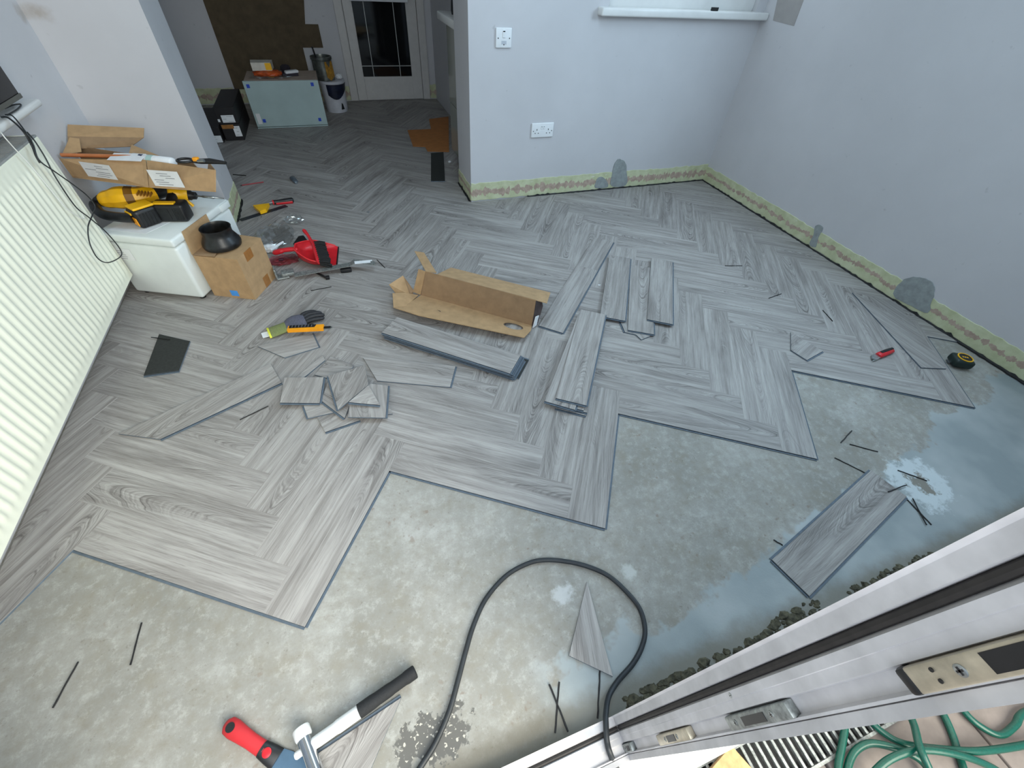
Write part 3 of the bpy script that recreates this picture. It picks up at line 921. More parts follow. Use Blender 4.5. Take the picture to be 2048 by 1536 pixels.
plate('plank_offcut', [(-0.2008,0.3716,0.0200),(-0.1232,0.2592,0.0200),(-0.0988,0.3229,0.0200),(-0.1083,0.4432,0.0200),(-0.1733,0.4622,0.0200)], -55, 'offcut with a V-shaped front corner in the middle of the pile', 'offcut', G, lips=(0,))
plate('plank_offcut', [(-0.3290,0.5282,0.0280),(-0.3445,0.4020,0.0220),(-0.2056,0.3563,0.0240),(-0.1844,0.4860,0.0310)], 70, 'squarish offcut on top at the left of the pile', 'offcut', G, lips=(1, 2))
plate('plank_offcut', [(-0.0132,0.4038,0.0260),(-0.0991,0.3219,0.0270),(-0.1098,0.2551,0.0260),(0.0195,0.2171,0.0220),(0.0506,0.3776,0.0220)], 88, 'upright-grained offcut on top at the right of the pile', 'offcut', G, lips=(3,))
plate('plank_offcut', [(-0.1664,0.4843,0.0360),(-0.1403,0.2904,0.0360),(-0.0203,0.3884,0.0380),(-0.0221,0.5053,0.0360)], 66, 'large offcut topping the middle of the pile', 'offcut', G, lips=(0,))
plate('plank_offcut', [(-0.0200,0.3791,0.0445),(-0.0999,0.3129,0.0430),(0.0086,0.2732,0.0340)], 8, 'small triangular offcut topping the right half of the pile', 'offcut', G, lips=(1,))

# black plastic packing strips
STRIP = simple('black_strip', (20, 18, 20), 0.6, var=0.2)
def strip(a, b, label, z=0.0):
    a, b = Vector(a), Vector(b)
    d = b - a
    ang = math.atan2(d.y, d.x)
    L = d.length
    mb = MB()
    n = 7
    rr = random.Random(int(abs(a.x * 999) + abs(a.y * 777)))
    pts = [(-L / 2 + L * i / n, rr.uniform(-0.0007, 0.0007), 0.0016) for i in range(n + 1)]
    mb.tube(pts, [0.0021 + rr.uniform(-0.0003, 0.0003) for _ in pts], n=6)
    o = mb.build('black_strip', STRIP, M=TR(((a.x + b.x) / 2, (a.y + b.y) / 2, z), ang), smooth=50)
    return tag(o, label, 'strip', 'black plastic packing strips')
S0 = -PT
strip((-0.6683,-0.2661,-0.0060), (-0.6722,-0.3619,-0.0060), 'black strip on bare screed at left, the upper right of two', S0)
strip((-0.7909,-0.3153,-0.0060), (-0.8148,-0.4019,-0.0060), 'black strip on bare screed at the far lower left', S0)
strip((0.2877,-0.7290,-0.0060), (0.2949,-0.8280,-0.0060), 'black strip leaning left, crossing another near the threshold', S0 + 0.003)
strip((0.3135,-0.7323,-0.0060), (0.2651,-0.8198,-0.0060), 'near-upright black strip crossed by another near the threshold', S0)
strip((0.4260,-0.7381,-0.0060), (0.3725,-0.8283,-0.0060), 'black strip running from the triangular offcut to the threshold', S0)
strip((1.7513,-0.3518,-0.0060), (1.6568,-0.3834,-0.0060), 'short steep black strip on screed right of the zigzag plank edge', S0)
strip((1.6857,-0.3997,-0.0060), (1.7629,-0.4596,-0.0060), 'black strip above the lone plank, pointing at the white stain', S0)
strip((1.5746,-0.4297,-0.0060), (1.6310,-0.5170,-0.0060), 'black strip touching the far corner of the lone plank', S0)
strip((1.7615,-0.5444,-0.0060), (1.8256,-0.6103,-0.0060), 'black strip lying across the white ring stain', S0)
strip((1.7270,-0.6007,0.0010), (1.6342,-0.6004,0.0010), 'black strip lying on the lone plank corner beside the ring stain', 0.0005)
strip((1.6805,-0.6394,-0.0060), (1.6718,-0.7363,-0.0060), 'right-hand strip of the crossed pair below the ring stain', S0)
strip((1.6999,-0.6455,-0.0060), (1.6515,-0.7316,-0.0060), 'left-hand strip of the crossed pair below the ring stain', S0 + 0.003)
strip((1.1145,-0.6102,-0.0060), (1.1292,-0.6336,-0.0060), 'tiny black strip by the near left corner of the lone plank', S0)
strip((2.0700,0.8220,0.0000), (2.1741,0.7958,0.0000), 'level black strip on laid floor nearest the right wall corner')
strip((2.0852,0.4779,0.0000), (2.1882,0.4943,0.0000), 'black strip on laid floor right of the fanned planks')
strip((2.2969,0.3096,0.0000), (2.2703,0.2200,0.0000), 'black strip on laid floor left of the plank at the wall')
strip((0.1238,1.3769,0.0000), (0.1551,1.2836,0.0000), 'short black strip just right of the steel pull bar')
strip((-0.2251,1.1583,-0.0000), (-0.1270,1.1691,0.0000), 'black strip on laid floor below the steel pull bar')
strip((-0.4860,0.3753,0.0000), (-0.3919,0.4150,0.0000), 'long black strip left of the offcut pile')
strip((-0.8704,0.9580,0.0066), (-0.7952,0.9199,0.0066), 'black strip resting on the face-down offcut near the radiator', 0.0066)

# ---------------------------------------------------------------- radiator and window-sill corner
rad = thing('radiator', 'long cream ribbed panel radiator under the side window', 'radiator', (-1.0, 0.55, 0.0))
RY0, RY1, RZ0, RZ1, RX = -0.20, 1.304, 0.112, 0.692, -0.955
mb = MB()
pitch = 0.0333
ny = int((RY1 - RY0 - 0.05) / pitch)
ys = [RY0, RY0 + 0.012]
offs = [0, 0]
yy = RY0 + 0.03
while yy < RY1 - 0.035:
    for t, d in ((0.0, 0.0), (0.18, 0.0), (0.32, 0.0028), (0.5, 0.0038), (0.68, 0.0028), (0.82, 0.0)):
        ys.append(yy + t * pitch); offs.append(d)
    yy += pitch
ys += [RY1 - 0.012, RY1]
offs += [0, 0]
zs = [(RZ0, 0.0, -0.012), (RZ0 + 0.006, 0.0, 0.0), (RZ0 + 0.032, 0.0, 0.0), (RZ0 + 0.042, 0.75, 0.0), (RZ0 + 0.055, 1.0, 0.0), (RZ1 - 0.075, 1.0, 0.0), (RZ1 - 0.062, 0.75, 0.0), (RZ1 - 0.052, 0.0, 0.0), (RZ1 - 0.006, 0.0, 0.0), (RZ1, 0.0, -0.012)]
vs, fs = [], []
for z, k, ex in zs:
    for y, d in zip(ys, offs):
        vs.append((RX + d * k + ex, y, z))
w = len(ys)
for i in range(len(zs) - 1):
    for j in range(w - 1):
        fs.append((i * w + j, i * w + j + 1, (i + 1) * w + j + 1, (i + 1) * w + j))
mb.add(vs, fs)
mb.build('front_panel', RADW, rad, world=True, smooth=60)
MB().box((-1.052, RY0, RZ0), (RX - 0.012, RY0 + 0.004, RZ1), b=0.001).build('side_cover', RADW, rad, world=True)
MB().box((-1.052, RY1 - 0.004, RZ0 + 0.02), (RX - 0.002, RY1, RZ1 + 0.001), b=0.001).build('side_cover', RADW, rad, world=True)
mb = MB()
mb.box((-1.050, RY0, RZ1 - 0.004), (-1.040, RY1, RZ1 + 0.002)).box((-0.968, RY0, RZ1 - 0.004), (-0.957, RY1, RZ1 + 0.002))
yy = RY0
while yy < RY1 - 0.012:
    mb.box((-1.042, yy, RZ1 - 0.004), (-0.966, yy + 0.008, RZ1 + 0.001))
    yy += 0.016
mb.build('top_grille', simple('grille_grey', (150, 152, 152), 0.5, var=0.04), rad, world=True)
MB().box((-1.056, RY0 + 0.01, RZ0 + 0.01), (-1.045, RY1 - 0.01, RZ1 - 0.01)).build('rear_panel', RADW, rad, world=True)

# television on the sill
tv = thing('television', 'black flat television standing on the white window sill', 'television', (-1.03, 1.0, 0.752))
MB().box((-1.030, 0.42, 0.775), (-1.000, 1.465, 1.36), b=0.004).build('screen_body', simple('glossy_black', (10, 9, 14), 0.18, var=0.2), tv, world=True)
MB().box((-0.9995, 0.42, 0.772), (-0.996, 1.465, 0.786), b=0.001).build('lower_bezel', simple('bezel_grey', (84, 84, 78), 0.35, var=0.05), tv, world=True)
MB().box((-1.055, 0.75, 0.752), (-0.99, 1.10, 0.760), b=0.003).box((-1.028, 0.88, 0.758), (-1.010, 0.97, 0.78)).build('stand', BLACKP, tv, world=True)
MB().tube(catmull([(-1.035, 1.40, 0.86), (-1.04, 1.47, 0.868), (-1.04, 1.505, 0.835), (-1.035, 1.50, 0.79), (-1.035, 1.44, 0.757)], 6), 0.005, n=8).build('power_lead', CABLEM, tv, world=True, smooth=60)

# cables
def cable(name, pts, r, mat, label, n=6, seg=8):
    P = [Vector(p) for p in pts]
    base = P[0].copy()
    mb = MB()
    mb.tube([p - base for p in catmull(P, seg)], r, n=8)
    o = mb.build(name, mat, M=TR(base), smooth=60)
    return tag(o, label, 'cable')
cable('looped_cable', [(-1.0,1.30,0.758),(-0.975,1.285,0.757)] + [(-0.9250,1.1934,0.7348),(-0.9250,1.1874,0.6968),(-0.9250,1.1587,0.6552),(-0.9250,1.2044,0.5978),(-0.9250,1.2630,0.5275),(-0.9250,1.3015,0.4719),(-0.9250,1.3034,0.4309),(-0.9250,1.2403,0.4200),(-0.9250,1.1647,0.4084),(-0.9250,1.1061,0.3698),(-0.9250,1.0910,0.3161),(-0.9250,1.1371,0.2722),(-0.9250,1.2447,0.2394),(-0.9250,1.2776,0.2569),(-0.9250,1.2605,0.3428),(-0.9250,1.2144,0.4256),(-0.9250,1.1780,0.4869),(-0.9250,1.1822,0.5868),(-0.9250,1.2011,0.6444),(-0.9250,1.2066,0.6751),(-0.9250,1.2081,0.7031),(-0.9250,1.2004,0.7298)], 0.0022, CABLEM, 'thin black cable hanging in a loop down the front of the radiator')
cable('hanging_cable', [(-1.0,1.27,0.758),(-0.978,1.262,0.757)] + [(-0.9320,1.1969,0.7341),(-0.9320,1.1884,0.6906),(-0.9320,1.1718,0.6642),(-0.9320,1.1665,0.6433)], 0.0030, CABLEM, 'thick black cable drooping from the television over the sill edge')
cable('white_cable', [(-0.99,1.20,0.757)] + [(-0.9400,1.0971,0.7539),(-0.9400,1.1062,0.7073),(-0.9400,1.1237,0.6488),(-0.9400,1.1353,0.5676),(-0.9400,1.1475,0.4939),(-0.9400,1.1854,0.4424),(-0.9400,1.2093,0.4255),(-0.9400,1.2165,0.4403)], 0.0017, simple('white_cable_sheath', (226, 226, 222), 0.4, var=0.02), 'thin white cable hanging from the sill across the radiator')
cable('sill_lead', [(-0.995,1.30,0.757),(-0.992,1.37,0.757),(-1.0,1.43,0.758),(-1.02,1.425,0.758),(-1.03,1.38,0.758)], 0.0022, CABLEM, 'small loop of black lead lying on the sill below the television')

# ---------------------------------------------------------------- white appliance with tools and carton on it
AM = TR((-0.697, 1.195, 0.0), math.radians(65))
app = thing('white_appliance', 'white box-shaped appliance on the floor beside the radiator end', 'appliance', M=AM)
AW, AD, AH = 0.42, 0.335, 0.312
MB().box((0.0, 0.0, 0.014), (AW, AD, 0.272), b=0.014, seg=3).build('body', WHITEAPP, app, smooth=40)
MB().box((-0.004, -0.004, 0.275), (AW + 0.004, AD + 0.004, AH), b=0.010, seg=3).build('top_lid', WHITEAPP, app, smooth=40)
MB().box((AW - 0.075, -0.0075, 0.278), (AW - 0.002, 0.02, AH - 0.003), b=0.003).build('lid_end_panel', WHITEAPP, app, smooth=40)
mb = MB()
for px_, py_ in ((0.03, 0.03), (AW - 0.03, 0.03), (0.03, AD - 0.03), (AW - 0.03, AD - 0.03)):
    MB().lathe([(0.014, 0.0005), (0.014, 0.016)], n=12, M=TR((px_, py_, 0))).build('foot', BLACKP, app)
def label_sheet(name, parent, o, u, v, w, h, lines=5, world=True, seed=0):
    """white printed label: origin corner o, unit vectors u and v, width and height"""
    o, u, v = Vector(o), Vector(u).normalized(), Vector(v).normalized()
    n = u.cross(v).normalized()
    rr = random.Random(seed)
    mb = MB()
    t = 0.0006
    mb.sheet([o + n * t, o + u * w + n * t, o + u * w + v * h + n * t, o + v * h + n * t], t, 0)
    for i in range(lines):
        y0 = h * (0.12 + 0.72 * i / max(1, lines - 1)) * 0.95
        x0 = w * rr.uniform(0.06, 0.5)
        x1 = min(w * 0.94, x0 + w * rr.uniform(0.25, 0.5))
        q = n * (t + 0.0003)
        hh = h * 0.035
        mb.add([o + u * x0 + v * y0 + q, o + u * x1 + v * y0 + q, o + u * x1 + v * (y0 + hh) + q, o + u * x0 + v * (y0 + hh) + q], [(0, 1, 2, 3)], 1)
    return mb.build(name, [PAPER, PRINT], parent, world=world)
label_sheet('rating_sticker', app, (-0.0012, 0.30, 0.19), (0, -1, 0), (0, 0, 1), 0.075, 0.055, 5, world=False, seed=3)
pap = MB().sheet([(0.03, 0.30, 0), (0.03, 0.13, 0), (0.15, 0.10, 0.0), (0.17, 0.27, 0)], 0.0008)
tag(pap.build('paper_sheet', PAPER, M=AM @ TR((0, 0, AH + 0.0012))), 'white paper sheet on the appliance under the cordless saw', 'paper')

Z0 = AH
# cordless saw lying on its side (long yellow body, black grip, slide battery)
saw = thing('cordless_saw', 'yellow and black cordless saw lying on the white appliance, battery towards the camera', 'power tool', (-0.9363,1.5436,0.3120))
mb = MB()
body = catmull([(-0.9822,1.4903,0.3800), (-0.9389,1.4901,0.3850), (-0.8823,1.4819,0.3900), (-0.8266,1.4862,0.3900), (-0.7781,1.5146,0.3900)], 4)
mb.tube(body, [(0.020, 0.027, 0.033, 0.036, 0.037, 0.041, 0.045, 0.046, 0.046, 0.044, 0.042, 0.040, 0.038, 0.038, 0.037, 0.036, 0.034)[i] for i in range(len(body))], n=10)
mb.build('motor_housing', YELLOW, saw, world=True, smooth=30)
MB().tube([body[0] - (body[1] - body[0]) * 1.6, body[0] - (body[1] - body[0]) * 0.4, body[0] + (body[1] - body[0]) * 0.3], [0.014, 0.023, 0.025], n=10).build('rear_cap', RUBBER, saw, world=True, smooth=30)
MB().tube([body[9], body[10], body[11]], [0.0455, 0.0435, 0.0415], n=10).build('dark_band', simple('amber_band', (120, 82, 22), 0.5), saw, world=True, smooth=30)
VENT = simple('vent_amber', (150, 98, 20), 0.5)
for k in range(5):
    c = Vector((-0.7972,1.4083,0.4320)) + Vector((0.012 * k, -0.004 * k, -0.001 * k))
    MB().box(c - Vector((0.002, 0.022, 0.004)), c + Vector((0.002, 0.022, 0.004))).build('vent_slot', VENT, saw, world=True)
mb = MB()
mb.tube(catmull([(-0.9988,1.5163,0.3750), (-0.9999,1.4659,0.3700), (-0.9619,1.4002,0.3600), (-0.9030,1.3688,0.3550), (-0.8376,1.3444,0.3550)], 5), [0.016] * 4 + [0.02] * 17, n=12)
mb.tube(catmull([(-0.7926,1.5218,0.3950), (-0.7418,1.5686,0.3950), (-0.6973,1.6193,0.3950)], 4), 0.042, n=12)
mb.build('grip', RUBBER, saw, world=True, smooth=50)
bq = Vector((-0.8072,1.3723,0.3570))
SB = TR(bq, math.radians(38))
MB().box((-0.045, -0.040, -0.044), (0.045, 0.040, 0.034), b=0.014, seg=3, M=SB).build('battery', BLACKP, saw, world=True, smooth=40)
MB().box((-0.048, -0.034, -0.030), (-0.0442, 0.006, 0.004), b=0.0015, M=SB).build('battery_label', ORANGE, saw, world=True)
mb = MB()
mb.box((-0.040, -0.036, 0.034), (0.044, 0.030, 0.043), b=0.003, M=SB)
mb.box((-0.050, -0.012, 0.012), (-0.044, 0.036, 0.022), b=0.002, M=SB)
mb.build('battery_collar', YELLOW, saw, world=True)
mb = MB()
for k in range(5):
    MB().box((-0.030 + 0.013 * k, -0.0415, -0.036), (-0.024 + 0.013 * k, -0.039, 0.018), M=SB).build('battery_rib', RUBBER, saw, world=True)

# impact driver on its back
drv = thing('impact_driver', 'yellow and black cordless impact driver with long bit on the white appliance', 'power tool', (-0.7178,1.4953,0.3120))
dq = Vector((-0.7050,1.3966,0.3450))
DM = TR(dq, math.radians(-12))
MB().box((-0.066, -0.036, -0.032), (0.066, 0.036, 0.046), b=0.012, seg=3, M=DM).build('battery', BLACKP, drv, world=True, smooth=40)
mb = MB()
for k in range(6):
    MB().box((0.022 + 0.006 * k, -0.0375, -0.020), (0.0245 + 0.006 * k, -0.035, 0.032), M=DM).build('battery_rib', RUBBER, drv, world=True)
MB().box((-0.050, -0.0372, -0.018), (0.004, -0.0355, 0.030), M=DM).build('battery_panel', RUBBER, drv, world=True)
MB().box((-0.050, -0.030, 0.045), (0.036, -0.004, 0.052), b=0.003, M=DM).build('battery_collar', YELLOW, drv, world=True)
mb = MB()
mb.tube(catmull([dq + Vector((0.0, 0.02, 0.03)), dq + Vector((0.01, 0.06, 0.045)), dq + Vector((0.02, 0.10, 0.06))], 4), 0.020, n=12)
mb.build('grip', RUBBER, drv, world=True, smooth=50)
hd0, hd1 = Vector((-0.7130,1.4705,0.4000)), Vector((-0.6467,1.4888,0.3780))
mb = MB()
mb.tube([hd0.lerp(hd1, t) for t in (0, 0.1, 0.5, 0.85, 1.0)], [0.020, 0.028, 0.030, 0.028, 0.022], n=14)
mb.tube([hd1 + Vector((-0.01, -0.012, -0.02)), hd1 + Vector((0.006, -0.014, -0.046))], 0.007, n=8)
mb.build('motor_housing', YELLOW, drv, world=True, smooth=50)
ax = (Vector((-0.5221,1.4606,0.3650)) - hd1).normalized()
mb = MB()
mb.tube([hd1, hd1 + ax * 0.012, hd1 + ax * 0.020, hd1 + ax * 0.034, hd1 + ax * 0.038], [0.022, 0.022, 0.017, 0.016, 0.010], n=14)
mb.build('chuck', BLACKP, drv, world=True, smooth=50)
mb = MB()
mb.tube([hd1 + ax * 0.036, hd1 + ax * 0.060, hd1 + ax * 0.062, hd1 + ax * 0.11, hd1 + ax * 0.112, hd1 + ax * 0.150], [0.004, 0.004, 0.006, 0.006, 0.0035, 0.003], n=10)
mb.build('driver_bit', STEEL, drv, world=True, smooth=50)

# long carton balanced on the tools
CZ = 0.455
car = thing('parcel_carton', 'opened long brown carton with white labels resting on the cordless tools', 'carton', (-0.74, 1.50, CZ))
Lt, Nt, Rt = Vector((-1.050, 1.545, 0.54)), Vector((-0.7279,1.4686,0.5400)), Vector((-0.4461,1.3011,0.5400))
Lb, Nb, Rb = Vector((-1.050, 1.550, 0.462)), Vector((-0.7422,1.3895,0.4580)), Vector((-0.4780,1.2873,0.4580))
dep = Vector((-0.050, 0.160, 0.0))
depl = Vector((0.0, 0.165, 0.0))
mb = MB()
mb.sheet([Lb, Nb, Nt, Lt], 0.003)
mb.build('front_panel_left', CARD, car, world=True)
MB().sheet([Nb + Vector((0.003, -0.001, 0)), Rb, Rt, Nt + Vector((0.004, -0.001, 0))], 0.003).build('front_panel_right', CARD, car, world=True)
up = Vector((0, 0, 0.002))
MB().sheet([Lb + up, Lb + depl + up, Rb + dep + up, Rb + up], 0.002).build('bottom_panel', CARDIN_SHADE, car, world=True)
mb = MB()
mb.sheet([Rb + Vector((0.002, 0, 0)), Rb + dep, Rt + dep + Vector((0, 0, -0.02)), Rt], 0.003)
mb.build('end_panel', CARD, car, world=True)
Bl, Br = Lt + depl, Rt + dep + Vector((-0.06, 0, -0.02))
MB().sheet([Lb + depl, Bl, Br, Rb + dep], 0.003).build('rear_panel', CARDIN_SHADE, car, world=True)
c0, c1 = Vector((-1.052, 1.720, 0.572)), Vector((-0.7822,1.7350,0.5509))
t0, t1 = Vector((-1.052, 1.780, 0.602)), Vector((-0.7745,1.7750,0.5783))
b0, b1 = Vector((-1.052, 1.660, 0.540)), Vector((-0.8413,1.7150,0.5223))
MB().sheet([b0, b1, c1, c0], 0.003).build('lid_panel', CARDIN_SHADE, car, world=True)
MB().sheet([c0, c1, t1, t0], 0.003).build('lid_flap', CARD, car, world=True)
MB().sheet([(-0.8045,1.6288,0.5550), (-0.8102,1.5468,0.5350), (-0.6635,1.4962,0.5350)], 0.003).build('corner_flap', CARD, car, world=True)
MB().sheet([(-1.045,1.57,0.545), (-0.985,1.60,0.545), (-0.99,1.66,0.578), (-1.02,1.66,0.585)], 0.003).build('end_flap', CARD, car, world=True)
u = (Nb - Lb).normalized()
v = (Lt - Lb).normalized()
label_sheet('address_label', car, Lb + u * 0.085 + v * 0.016, u, v, 0.135, 0.060, 6, seed=5)
u = (Rb - Nb).normalized()
label_sheet('address_label', car, Nb + u * 0.035 + v * 0.010, u, v, 0.125, 0.066, 6, seed=8)
# things inside it
cp = MB().tube([(0, 0, 0), (0.36, -0.075, -0.006)], 0.0075, n=12)
tag(cp.build('copper_pipe', COPPER, M=TR(Lt + Vector((0.005, 0.022, 0.006))), smooth=60), 'length of copper pipe lying along the front of the labelled carton', 'pipe')
tb = thing('sealant_tube', 'white sealant cartridge lying in the labelled carton', 'tube', M=TR(Nt + Vector((-0.02, 0.04, -0.012)), math.radians(-28)))
MB().tube([(-0.045, 0, 0), (-0.04, 0, 0), (0.135, 0, 0), (0.14, 0, 0)], [0.018, 0.023, 0.023, 0.018], n=16).build('cartridge', PAPER, tb, smooth=50)
MB().tube([(-0.008, 0, 0), (0.010, 0, 0)], 0.0236, n=16).tube([(-0.052, 0, 0), (-0.045, 0, 0)], [0.014, 0.016], n=14).build('dark_band', simple('navy_band', (34, 40, 70), 0.4), tb, smooth=50)
MB().tube([(0.030, 0, 0), (0.056, 0, 0)], 0.0235, n=16).build('pale_band', simple('pale_band', (170, 200, 196), 0.4), tb, smooth=50)
wp = MB().sheet([(0, 0, 0), (0.13, -0.04, 0.0), (0.145, 0.01, 0.012), (0.02, 0.05, 0.010)], 0.0012)
tag(wp.build('crumpled_paper', PAPER, M=TR(Nt + Vector((-0.145, 0.028, 0.000)))), 'white paper wrapping beside the copper pipe in the carton', 'paper')
cu = thing('pipe_cutter', 'black hand tool with orange button on the right of the labelled carton', 'hand tool', M=TR(Vector((-0.5567,1.3636,0.5530)), math.radians(-18)))
ring = [(0.030 * math.cos(t), 0.022 * math.sin(t), 0.010) for t in [2 * math.pi * i / 18 for i in range(18)]]
MB().tube(ring, 0.005, n=8, closed=True).tube([(0.025, 0, 0.008), (0.06, 0.004, 0.008), (0.10, 0.006, 0.010), (0.165, 0.0, 0.008)], [0.006, 0.010, 0.011, 0.006], n=10).build('handle', BLACKP, cu, smooth=50)
MB().box((0.036, -0.008, 0.010), (0.058, 0.010, 0.024), b=0.003).build('button', ORANGE, cu, smooth=40)
MB().tube([(0.055, -0.004, 0.012), (0.085, -0.010, 0.016)], 0.006, n=10).build('jaw', STEEL, cu, smooth=50)

# cardboard box with a rubber collar on it
BM = TR((-0.476, 1.147, 0.0), math.radians(65))
bx = thing('cardboard_box', 'small square brown cardboard box in front of the white appliance', 'box', M=BM)
BW, BD, BH = 0.205, 0.205, 0.218
mb = MB()
mb.box((0, 0, 0.0005), (BW, BD, BH - 0.004))
mb.build('body', CARD, bx)
# four top flaps: one stands up against the appliance
MB().sheet([(0.0, 0.0, BH - 0.002), (BW, 0.0, BH - 0.002), (BW, BD * 0.48, BH + 0.003), (0.0, BD * 0.50, BH - 0.001)], 0.003).build('top_flap', CARD, bx)
MB().sheet([(0.0, BD * 0.50, BH + 0.004), (0.03, BD * 0.53, BH + 0.006), (BW, BD * 0.5, BH + 0.004), (BW, BD, BH + 0.002), (0.0, BD, BH)], 0.003).build('torn_flap', CARDIN_SHADE, bx)
MB().sheet([(0.0, BD, BH), (BW * 0.9, BD, BH), (BW * 0.95, BD + 0.009, BH + 0.098), (0.02, BD + 0.009, BH + 0.098)], 0.003).build('raised_flap', CARD, bx)
MB().box((0.055, -0.001, BH - 0.045), (0.11, 0.0005, BH + 0.0005)).build('parcel_tape', TAPE, bx)
MB().box((0.105, -0.001, 0.001), (0.15, 0.0005, 0.055)).build('parcel_tape', TAPE, bx)
MB().box((-0.0012, 0.075, 0.012), (0.0004, 0.112, 0.042)).build('blue_tape', BLUETAPE, bx)
MB().box((-0.0012, 0.014, 0.0), (0.0, 0.016, 0.003)).build('edge_nick', CARDIN_SHADE, bx)
col_ = thing('rubber_collar', 'black rubber pipe collar standing on the square cardboard box', 'collar', M=BM @ TR((0.098, 0.118, BH + 0.007)))
prof = [(0.078, 0.0), (0.081, 0.012), (0.078, 0.024), (0.066, 0.046), (0.061, 0.056), (0.062, 0.078), (0.064, 0.084), (0.060, 0.085), (0.057, 0.078), (0.056, 0.055), (0.070, 0.020), (0.073, 0.0), (0.078, 0.0)]
MB().lathe(prof, n=40, cap=False).build('sleeve', RUBBER, col_, smooth=40)

# ---------------------------------------------------------------- open plank carton on the floor
def sheet_hole(pts, th, hc, ru, rv, n=28):
    """flat panel with an elliptical hole: hc centre, ru / rv half-axis vectors"""
    P = [Vector(p) for p in pts]
    hc, ru, rv = Vector(hc), Vector(ru), Vector(rv)
    bm = bmesh.new()
    o = [bm.verts.new(p) for p in P]
    h = [bm.verts.new(hc + ru * math.cos(2 * math.pi * i / n) + rv * math.sin(2 * math.pi * i / n)) for i in range(n)]
    es = [bm.edges.new((o[i - 1], o[i])) for i in range(len(o))] + [bm.edges.new((h[i - 1], h[i])) for i in range(n)]
    r = bmesh.ops.triangle_fill(bm, edges=es, use_beauty=True, use_dissolve=False)
    bmesh.ops.recalc_face_normals(bm, faces=bm.faces[:])
    ex = bmesh.ops.extrude_face_region(bm, geom=bm.faces[:])
    vs = [g for g in ex['geom'] if isinstance(g, bmesh.types.BMVert)]
    nr = (P[1] - P[0]).cross(P[2] - P[0]).normalized()
    if nr.z > 0:
        nr = -nr
    for v in vs:
        v.co += nr * th
    bmesh.ops.recalc_face_normals(bm, faces=bm.faces[:])
    bm.verts.index_update()
    b = MB().add([v.co.copy() for v in bm.verts], [[v.index for v in f.verts] for f in bm.faces])
    bm.free()
    return b
ctn = thing('open_carton', 'torn-open long brown plank carton lying on the laid floor', 'carton', (0.5247,0.7927,0.0000))
CT = 0.003
ca_, cb_ = Vector((0.2936,0.9764,0.0060)), Vector((0.7510,0.5969,0.0060))
ta_, tb_ = Vector((0.3292,0.9774,0.1350)), Vector((0.7637,0.6114,0.1400))
MB().sheet([ca_, cb_, tb_, ta_], CT).build('back_panel', CARDIN_SHADE, ctn, world=True)
fl_, fm_, fr_ = Vector((0.1487,0.8519,0.0420)), Vector((0.2465,0.7594,0.0380)), Vector((0.6730,0.4967,0.0400))
fr2 = Vector((0.7284,0.5544,0.0200))
hole = Vector((0.6594,0.6053,0.0220))
e = (cb_ - ca_).normalized()
g = ((fr_ + fm_) / 2 - (ca_ + cb_) / 2)
g = (g - e * g.dot(e)).normalized()
pn = e.cross(g)
# keep the hole centre on the panel plane
p0 = ca_
hole = hole - pn * (hole - p0).dot(pn)
def onpl(p):
    return p - pn * (p - p0).dot(pn)
sheet_hole([onpl(ca_), onpl(Vector((0.2121,0.8809,0.0240))), onpl(fl_), onpl(fm_), onpl(fr_), onpl(fr2), onpl(cb_)], CT, hole, e * 0.048, g * 0.030).build('front_panel', CARD, ctn, world=True)
MB().sheet([(0.3750,0.9399,0.1340), (0.7637,0.6114,0.1400), (0.8181,0.6046,0.1180), (0.8896,0.7227,0.0850), (0.4734,1.0635,0.0850)], CT).build('rear_flap', CARD, ctn, world=True)
MB().sheet([(0.3289,0.9758,0.1360), (0.3014,1.0127,0.1320), (0.2577,0.9919,0.0200), (0.2909,0.9742,0.0080)], CT).build('side_flap', CARD, ctn, world=True)
MB().sheet([(0.3310,0.9736,0.1370), (0.3779,0.9524,0.1370), (0.3603,1.1827,0.1200), (0.3157,1.2094,0.1200)], CT).build('long_end_flap', CARD, ctn, world=True)
MB().sheet([(0.1493,1.0028,0.0750), (0.1722,0.9903,0.0300), (0.2397,0.9787,0.0140), (0.2259,1.0494,0.0850)], CT).build('end_flap', CARD, ctn, world=True)
MB().sheet([(0.2259,1.0494,0.0850), (0.2400,0.9817,0.0120), (0.2556,0.9880,0.0080), (0.2617,0.9937,0.0300)], CT).build('gusset', CARDIN_SHADE, ctn, world=True)
MB().sheet([(0.1568,0.9642,0.0500), (0.1446,0.8515,0.0460), (0.2088,0.8676,0.0340), (0.2217,0.9727,0.0360)], CT).build('end_flap', CARD, ctn, world=True)
MB().sheet([(0.2212,0.9714,0.0340), (0.2092,0.8731,0.0300), (0.2809,0.9738,0.0100), (0.2376,0.9778,0.0180)], CT).build('gusset', CARD, ctn, world=True)
MB().sheet([(0.7657,0.6098,0.1380), (0.7486,0.5911,0.0080), (0.7746,0.5866,0.0120), (0.8025,0.6104,0.1000), (0.7985,0.6199,0.1250)], CT).build('printed_end', CARDDK, ctn, world=True)
lo_ = Vector((0.7489,0.5781,0.0060))
MB().sheet([lo_, (0.7786,0.5907,0.0140), (0.7921,0.6036,0.0550), (0.7630,0.5890,0.0600)], 0.004).build('printed_label', PAPER, ctn, world=True)
MB().sheet([onpl(Vector((0.3398,0.8066,0.0200))) - pn * 0.0008 * (-1 if pn.z > 0 else 1), onpl(Vector((0.3516,0.7831,0.0200))) - pn * 0.0008 * (-1 if pn.z > 0 else 1), onpl(Vector((0.3533,0.7907,0.0200))) - pn * 0.0008 * (-1 if pn.z > 0 else 1)], 0.0004).build('tear_mark', CARDDK, ctn, world=True)

